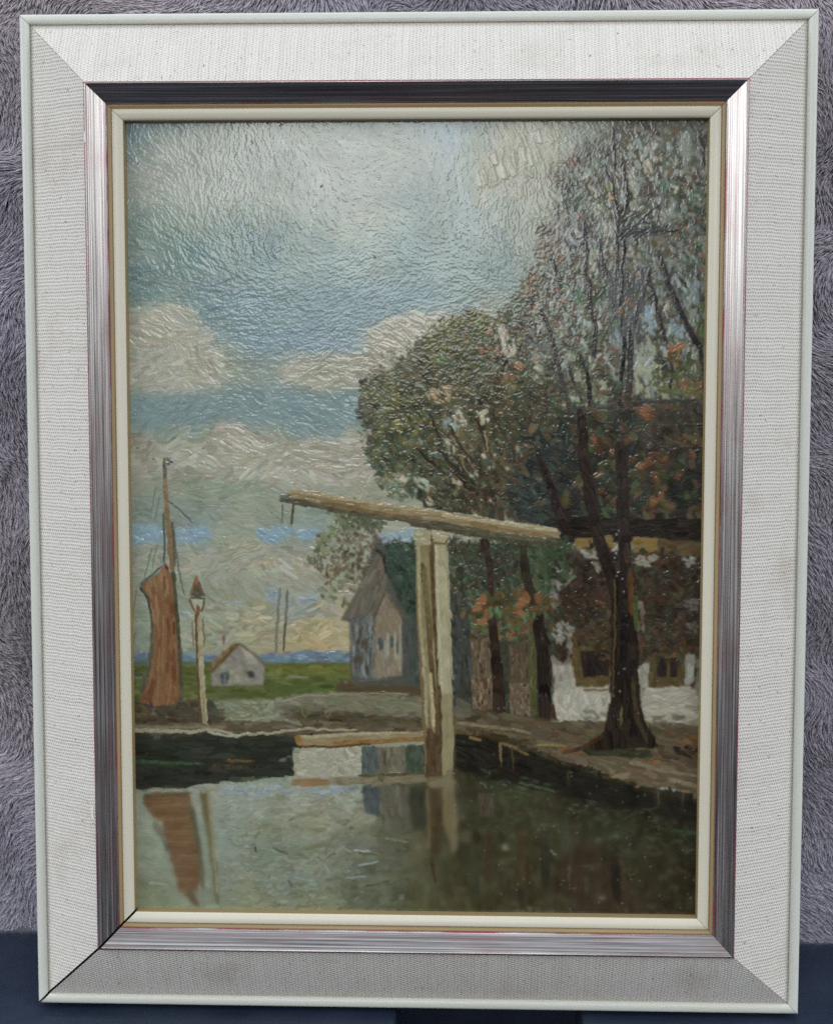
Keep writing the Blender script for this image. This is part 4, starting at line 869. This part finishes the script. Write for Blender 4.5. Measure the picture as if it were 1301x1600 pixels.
    # ---------------- ground at the right and the quay
    fill([(700,1108),(868,1130),(1000,1132),(1112,1136),(1112,1256),(1000,1228),(900,1196),(800,1160),(700,1150)], (92,78,56), 5, 2)
    fill([(800,1162),(930,1170),(1040,1196),(1112,1210),(1112,1252),(990,1226),(880,1186)], (104,88,66), 6, 4)
    fill([(720,1146),(800,1152),(840,1150),(840,1160),(760,1170)], (66,52,36), 6, 3)
    strokes(pmask([(700,1108),(868,1130),(1112,1136),(1112,1256),(1000,1228),(900,1196),(800,1160),(700,1150)], 5), 1500, 22, 7, .25, .2, 8, 1.0)
    patch([(712,1090),(735,1100),(735,1120),(712,1122)], (98,92,74), 14, 8, .5, 1.6, 1.0, 7)
    line([(712,1130),(760,1134),(810,1142),(830,1146)], (128,112,84), 5, 3, 1.4, 1.2, .85, .3)
    patch([(905,1170),(1012,1172),(1020,1184),(920,1182)], (54,56,36), 16, 6, .05, 1.5, .9, 7); line([(838,1163),(885,1166)], (128,120,70), 3, 2, 1.3)
    for x, y in [(886,1168),(878,1172),(1074,1158),(1082,1152),(1062,1160),(1020,1192),(1012,1200),(1026,1190),(900,1176),(1078,1166)]: dabs([(x, y)], (130,84,52), 14, 6, .1, 1.2, .4)
    line([(800,1168),(840,1182),(880,1196)], (122,92,56), 6, 4, 1.3, 1.5, .9, .3); line([(930,1208),(975,1226),(1000,1232)], (146,102,52), 7, 4, 1.3, 1.2)
    line([(985,1190),(1040,1205),(1096,1216)], (126,110,88), 6, 4, 1.1, 1.5, .8); line([(1040,1218),(1092,1228)], (128,112,92), 7, 5, 1.1, 1.5, .8); line([(1032,1233),(1060,1236)], (138,146,138), 5, 4, 1.4); line([(1060,1236),(1080,1240)], (128,112,84), 5, 4, 1.2)
    patch([(1050,1160),(1098,1170),(1098,1186),(1056,1178)], (52,42,34), 14, 6, .2, 1.4, .9)
    soften([(735,925),(860,925),(860,985),(735,985)], 1, .7)
    # the great trunk
    for pts, w0, w1 in [([(838,700),(862,770),(885,830)], 9, 14), ([(905,640),(912,720),(925,790),(935,840),(955,900),(970,950)], 13, 24), ([(968,690),(972,760),(974,830),(976,900)], 16, 26)]:
        line(pts, (44,33,27), w0, w1, 1.3, 1, .95)
    patch([(958,900),(990,890),(994,960),(996,1040),(998,1100),(1012,1140),(1028,1168),(918,1172),(945,1140),(956,1090),(956,1000)], (40,30,22), 32, 11, 1.55, 2.6, 1.1, 6, .08)
    for pts, c, w in [([(984,890),(986,960)], (88,58,34), 9), ([(960,905),(960,1000),(956,1090)], (84,66,40), 3), ([(992,930),(994,985)], (70,84,40), 7), ([(988,1060),(994,1120),(1012,1160)], (62,52,32), 7), ([(970,1105),(968,1135)], (92,80,44), 4), ([(975,960),(973,1060)], (28,24,24), 9), ([(980,880),(978,850)], (60,44,30), 9), ([(940,1150),(910,1168),(880,1176)], (72,48,30), 7)]:
        line(pts, c, w, w*.8, 1.3, 1, .85)
    dabs([(962,865),(960,872),(963,900),(962,835),(966,830),(972,905),(974,925),(975,1045),(968,1080)], (108,116,124), 4, 3, .5, 2.0, .5)
    # dark quay wall and water
    water = [(204,1240),(345,1226),(462,1214),(712,1212),(712,1150),(800,1164),(900,1198),(1000,1232),(1112,1252),(1112,1430),(204,1430)]
    wf = [(230,1260,150,156,144),(215,1330,142,152,138),(240,1400,130,138,118),(400,1245,150,158,152),(470,1240,152,156,148),(540,1245,150,156,150),(420,1290,142,146,130),(500,1290,148,148,130),(560,1280,144,146,130),(340,1260,148,154,148),
          (340,1300,138,150,146),(340,1380,130,138,128),(420,1340,126,136,126),(490,1340,128,134,122),(460,1375,124,132,126),(540,1320,128,132,120),(560,1360,112,118,108),(400,1400,132,136,116),(490,1405,128,132,112),(560,1400,104,108,92),
          (600,1260,98,98,84),(620,1290,92,88,68),(660,1260,72,70,56),(600,1330,96,98,82),(630,1370,88,90,74),(640,1410,74,74,54),(700,1340,58,58,44),(700,1400,60,58,40),(680,1250,56,56,42),
          (740,1200,40,38,28),(760,1300,46,46,34),(800,1240,54,58,42),(820,1330,56,54,38),(860,1290,56,58,42),(800,1400,52,48,34),(900,1360,54,44,36),(950,1300,46,48,36),(1000,1260,38,36,26),(1060,1290,34,34,26),(1040,1340,46,44,32),(1060,1400,42,38,28),(960,1400,50,42,34),(900,1230,38,34,26),(720,1270,52,52,38)]
    wm = pmask(water, 3)
    F[:] = np.where(wm[..., None] > .5, field(wf, 3.2)*np.array([1.03, 1.01, .95]) + (fbm(20, 77, 3)[..., None] - .5)*16 + (GX > 640)[..., None]*np.array([9., 6, 2]), F)
    wr = GX > 640
    strokes(wm, 3000, 24, 8, 0, .12, 5, .55)
    strokes(wm, 2600, 18, 4, 0, .15, 6, .7, tint=14)
    strokes(wm*(~wr), 1500, 12, 4, 0, .5, 8, .95, tint=18)
    strokes(wm*(GX > 420)*(GY > 1230), 130, 26, 6, 0, .1, 8, .6, .35, src=np.zeros((CH, CW, 3)) + np.array([112., 112, 84]))
    strokes(wm*wr, 1200, 16, 5, 1.5, .15, 6, .5)
    patch([(345,1232),(460,1222),(560,1228),(560,1240),(420,1242),(350,1244)], (146,156,164), 14, 5, -.3, .8, 1.3, 8, .6)
    # pale water seen under the deck
    patch([(460,1170),(565,1166),(563,1212),(458,1214)], (166,160,140), 16, 7, .3, 2.2, 1.5, 7, .7, tint=26)
    patch([(565,1168),(592,1166),(592,1210),(565,1212)], (86,92,90), 18, 7, 1.5, 2, .9, 7, .1); patch([(592,1168),(634,1166),(634,1206),(592,1208)], (110,102,86), 16, 6, 1.5, 2, 1.1, 9, .15); patch([(634,1166),(664,1164),(664,1210),(634,1210)], (66,76,60), 16, 7, 1.5, 2, .9, 7, .15)
    patch([(566,1230),(592,1230),(592,1275),(570,1270)], (78,86,86), 18, 7, 1.5, 1.8, .9, 6, .1); patch([(594,1230),(640,1230),(640,1300),(600,1300)], (98,92,76), 20, 6, 1.5, 1.6, .9, 8, .1); patch([(640,1230),(668,1230),(668,1290),(645,1300)], (60,60,46), 20, 7, 1.5, 1.6, .8, 6, .1)
    # reflections of sail and lamp
    patch([(224,1242),(298,1243),(304,1300),(313,1350),(309,1394),(282,1394),(272,1350),(260,1318),(256,1282),(230,1266)], (112,84,58), 24, 8, .0, 2.0, .9, 7, .15, alpha=.85)
    for k in range(26):
        t = (k + rng.uniform(-.3, .3))/25; y = 1242 + 156*t
        x0, x1 = np.interp(t, [0, .1, .3, .45, .7, 1], [226,230,256,262,274,284]), np.interp(t, [0, .1, .3, .5, .8, 1], [297,296,300,306,312,306])
        line([(x0 + rng.normal(0, 3), y), (x1 + rng.normal(0, 3), y + rng.normal(0, 1.5))], (118,86,58) if k % 3 else (132,100,70), 6*(1 - .3*t), 4, 1.1, 1.2, .75)
    patch([(206,1246),(224,1246),(222,1290),(206,1290)], (152,158,146), 14, 6, .2, 1.0, 1.0)
    line([(226,1244),(296,1240)], (92,80,56), 4, 4, 1.1); line([(240,1285),(256,1310),(262,1330)], (112,112,92), 9, 6, .8, 1, .7); line([(300,1260),(312,1330),(318,1390)], (96,90,66), 7, 6, .9, 1, .75); line([(292,1390),(310,1416)], (108,90,64), 9, 9, .8, 1, .7)
    line([(318,1238),(326,1280),(332,1330),(338,1395),(340,1410)], (112,106,76), 13, 7, 1.1, 1); line([(326,1240),(332,1290),(336,1350),(340,1395)], (150,140,110), 4.5, 3, 1.4, .8); line([(318,1238),(324,1285)], (98,80,48), 2.6, 2.4, 1.2); line([(316,1238),(338,1232)], (150,138,108), 4, 3, 1.4)
    soften([(205,1240),(350,1236),(350,1425),(205,1425)], 3, .75); soften([(560,1225),(720,1225),(720,1425),(560,1425)], 2, .6)
    # the low beam with its reflection, posts and balance beam of the drawbridge
    line([(455,1222),(515,1221)], (146,116,78), 13, 12, 1.2, .6); line([(516,1221),(600,1219),(700,1214)], (128,118,92), 12, 12, 1.2, .6); line([(560,1212),(660,1208)], (90,84,52), 4, 3, 1)
    line([(470,1160),(560,1155),(640,1150),(694,1146)], (150,130,94), 14, 13, 1.5, .6); line([(466,1152),(560,1147),(640,1145)], (168,156,126), 4.5, 3.5, 1.7, .6); line([(520,1162),(560,1160),(640,1156),(690,1152)], (140,104,62), 6, 6, 1.3, .8, .85); line([(470,1167),(510,1166),(580,1163)], (96,66,40), 3, 2.5, 1.2); line([(664,1138),(700,1136)], (120,104,58), 5, 4, 1.2)
    dabs([(467,1157),(469,1160),(466,1154)], (150,112,62), 13, 11, 1.2, 1.5, .2)
    fill([(648,828),(698,825),(708,1330),(665,1215),(650,960)], (120,100,68), 1, 0)
    patch([(666,1140),(690,1140),(690,1212),(666,1214)], (84,64,42), 24, 8, 1.55, 2.2, 1.0, 6, .05)
    line([(660,850),(664,940),(672,1050),(681,1142)], (140,126,90), 21, 14, 1.2, .5, .95); line([(653,840),(655,940),(662,1040),(668,1136)], (160,150,116), 5, 4, 1.5, .8, .9, .3)
    line([(660,880),(668,960),(676,1060),(686,1150)], (98,78,52), 6, 9, 1.0, .6, .85); line([(662,886),(668,950),(674,1000)], (112,98,62), 8, 6, 1.0, .6, .8); line([(674,840),(677,930),(683,1030),(690,1145)], (88,68,42), 5, 6, 1.0, .5, .85); line([(672,1050),(678,1136)], (176,160,118), 5, 5, 1.4, .5, .9)
    line([(688,840),(690,930),(694,1030),(697,1090)], (168,158,124), 20, 17, 1.7, .4, .97); line([(697,1085),(699,1140),(700,1210)], (148,136,100), 17, 15, 1.4, .4, .96); line([(681,850),(685,960),(690,1080)], (178,170,142), 3, 3, 1.8, .5, .9); line([(698,860),(702,960),(705,1060)], (156,148,118), 3, 3, 1.4, .8, .8, .3)
    line([(700,1205),(708,1270),(710,1330)], (122,108,80), 12, 10, 1.1, .5, .95)
    patch([(646,830),(672,828),(672,850),(650,852)], (164,154,120), 15, 6, .3, 2.2, 1.7, 6, .3); patch([(674,826),(698,824),(700,848),(676,848)], (166,156,122), 15, 6, .1, 2.2, 1.7, 6, .25); line([(676,848),(694,849),(700,840)], (120,94,58), 2.6, 2.4, 1.4)
    patch([(666,1232),(690,1230),(690,1334),(670,1330)], (76,62,42), 26, 8, 1.55, 2.0, .9, 6, .05); line([(667,1232),(669,1290),(671,1330)], (150,130,92), 3, 2.6, 1.4, .8, .9, .3); line([(694,1232),(694,1290)], (130,116,84), 4, 3, 1.2)
    line([(668,1226),(712,1222)], (132,122,94), 12, 11, 1.1)
    line([(448,778),(520,794),(640,812),(760,834),(850,848)], (88,82,60), 13, 10, 1.0, .6, .95)
    line([(455,770),(500,779),(560,790),(650,802),(720,812),(780,820),(874,834)], (144,124,90), 16, 15, 1.5, .5, .97); line([(455,766),(520,777),(620,792),(700,803)], (164,146,110), 5, 4, 1.6, .6, .92); line([(690,805),(760,814),(830,824),(872,828)], (172,156,122), 5, 6, 1.7, .7, .92); line([(500,786),(580,800),(660,810)], (120,96,62), 4, 4, 1.1, .8, .85); line([(735,818),(800,830),(860,838)], (132,104,66), 5, 4, 1.2, .8, .85)
    line([(640,818),(720,832),(800,846),(880,852)], (78,72,50), 7, 5, .9, .8, .8)
    dabs([(444,776),(442,782),(452,782)], (84,88,78), 11, 7, .2, 1.3); line([(442,788),(441,818)], (114,112,92), 3, 2.4, 1.2, .5); line([(459,786),(455,820)], (88,76,54), 3.6, 3, 1.2, .5); line([(447,782),(466,787)], (84,76,58), 4, 3, 1.2)
    soften([(640,1215),(725,1215),(725,1345),(640,1345)], 1, .7)
    # right water: weeds and faint reflections
    patch([(712,1146),(790,1162),(880,1196),(1000,1234),(1098,1256),(1098,1284),(940,1262),(820,1228),(740,1212),(714,1200)], (36,32,24), 24, 8, .3, 1.9, .8, 4, .2)
    for x, y, L in [(800,1170,34),(888,1204,26),(1027,1240,26),(782,1160,40)]: line([(x, y), (x + 1, y + L)], (72,58,38), 3.5, 2, 1, 1, .75)
    line([(780,1160),(784,1190)], (116,92,54), 4, 3, 1.2); line([(732,1152),(752,1157)], (128,100,62), 4, 3, 1.3); line([(782,1160),(800,1166),(826,1180)], (112,88,54), 4, 3, 1.1)
    for x, y in [(1028,1234),(1066,1238)]: line([(x, y), (x, y + 24)], (92,84,58), 2, 1.6, 1)
    weeds = [(2,(62,76,54)),(2,(74,86,60)),(1,(58,70,52)),(1,(84,100,78)),(2,(52,54,38))]
    soften([(720,1200),(1100,1250),(1100,1425),(640,1425),(640,1230)], 3, .8)
    for poly, n, s in [([(745,1205),(800,1212),(870,1232),(868,1244),(800,1236),(750,1226)], 70, 61), ([(870,1246),(960,1258),(1060,1282),(1060,1292),(960,1282),(870,1264)], 70, 62), ([(740,1258),(860,1270),(880,1300),(760,1312)], 60, 63), ([(920,1280),(1060,1296),(1098,1300),(1090,1316),(940,1310)], 60, 64), ([(920,1322),(1098,1318),(1098,1346),(930,1342)], 60, 65)]:
        leaves(poly, n, weeds, 13, 3, .15, .35, 18, .3, 1.0, s, 10, .5, 8, .15)
    soften([(720,1200),(1100,1250),(1100,1360),(720,1330)], 1, .6)
    line([(810,1222),(840,1230),(868,1238)], (70,82,54), 4, 3, .9, 1.2, .6); line([(1050,1298),(1092,1302)], (54,74,52), 5, 4, .8, 1, .6)
    for x, y in [(795,1222),(788,1226),(752,1224),(758,1228)]: dabs([(x, y)], (98,110,110), 8, 2.5, .6, 1.2, .5, alpha=.7)
    patch([(746,1240),(770,1240),(772,1275),(750,1275)], (80,70,56), 15, 4, 1.45, 1.6, .9, 6, .12)
    line([(805,1272),(825,1272)], (80,62,46), 3, 2.4, .9, 1, .7); line([(968,1345),(974,1380),(980,1410)], (70,58,38), 9, 8, .9, 1, .75); dabs([(862,1330),(866,1334)], (122,128,122), 7, 3, .5, 1.2)
    line([(888,1352),(890,1360),(888,1378)], (88,80,66), 3, 2, 1.1, 1, .7); line([(900,1353),(922,1352)], (86,78,64), 2.4, 2.4, 1.1, 1, .7); line([(892,1388),(910,1389)], (84,76,64), 2.4, 2.4, 1.1, 1, .7); line([(1056,1356),(1076,1366),(1072,1372)], (72,58,40), 6, 4, .9, 1, .7)
    line([(820,1340),(826,1380)], (66,52,32), 8, 7, .8, 1, .6); line([(675,1340),(680,1380)], (72,58,40), 5, 4, .8, 1, .6)
    for p0, p1, c in [((552,1328),(580,1330),(160,164,156)),((560,1352),(592,1347),(140,150,148)),((600,1310),(640,1316),(118,118,98)),((540,1372),(572,1370),(134,142,138)),((455,1370),(490,1376),(138,148,144)),((452,1374),(456,1386),(92,98,90)),((398,1322),(400,1332),(80,86,74)),((426,1324),(450,1336),(96,100,86)),((232,1380),(262,1382),(150,154,138)),((560,1332),(590,1336),(96,98,70)),((570,1385),(610,1376),(88,88,60))]:
        line([p0, p1], c, 3, 2.2, 1.3, 1, .8)
    for x, y, L_, c in [(760,1290,90,(70,54,38)),(812,1290,100,(74,60,40)),(850,1300,90,(44,42,30)),(905,1320,90,(64,48,36)),(960,1330,80,(40,34,28)),(1020,1350,60,(62,52,38)),(740,1340,70,(62,64,46)),(880,1270,60,(66,70,50))]:
        line([(x, y), (x + 3, y + L_)], c, 16, 12, .6, 1, .35)
    soften([(730,1260),(1096,1300),(1096,1422),(700,1422)], 2, .5)
    # dust specks caught in the varnish
    for _ in range(150):
        x, y = rng.uniform(700, 1090), rng.uniform(900, 1420)
        dabs([(x, y)], (128,130,124), 2, 1.6, rng.uniform(0, 3), 1.4, .5, 12, .6)
    # old varnish: everything slightly muted
    l = C @ np.array([.3, .59, .11])
    C[:] = (C*.90 + l[..., None]*.10)*np.array([1.0, 1.01, .98])
    C[:] = C*.85 + blur(C, 1)*.15
    Hh[:] *= 1 - .2*blur(pmask([(800,186),(1115,186),(1115,640),(800,640),(820,470)], 10), 12)
    Hh[:] += (fbm(2.2, 88, 2) - .5)*.42
_t0 = time.time()
paint_picture()
print('painted', round(time.time() - _t0, 1), 's')
def srgb2lin(c):
    c = np.clip(c, 0, 255)/255
    return np.where(c <= .04045, c/12.92, ((c + .055)/1.055)**2.4)
PAINT_GAIN = 1.0
colr = np.clip(srgb2lin(C)*PAINT_GAIN, .004, .9)
xs = (np.arange(CW) + .5)/CW*2*PHW - PHW; zs = PHH - (np.arange(CH) + .5)/CH*2*PHH
X_, Z2 = np.meshgrid(xs, zs)
relief = (Hh - .4)*.00013
Vp = np.stack([X_, -PP - relief, Z2], -1).reshape(-1, 3)
ix = np.arange(CW*CH, dtype=np.int32).reshape(CH, CW)
Fp = np.stack([ix[1:, :-1], ix[1:, 1:], ix[:-1, 1:], ix[:-1, :-1]], -1).reshape(-1, 4)
m_oil = mat('varnished_oil_paint', (.5, .5, .5), .13, spec=.5)
g = G(m_oil); g.rough(g.n('ShaderNodeMapRange', {'Value': g.noise(g.obj(), 26, 3), 'From Min': .35, 'From Max': .68, 'To Min': .09, 'To Max': .22}).outputs[0]); g.color(g.n('ShaderNodeAttribute', attribute_name='paint').outputs['Color'])
canvas = mesh_obj('painting', Vp, Fp, m_oil, fp, col=np.concatenate([colr.reshape(-1, 3), np.ones((CW*CH, 1))], 1))
bpy.context.view_layer.update()
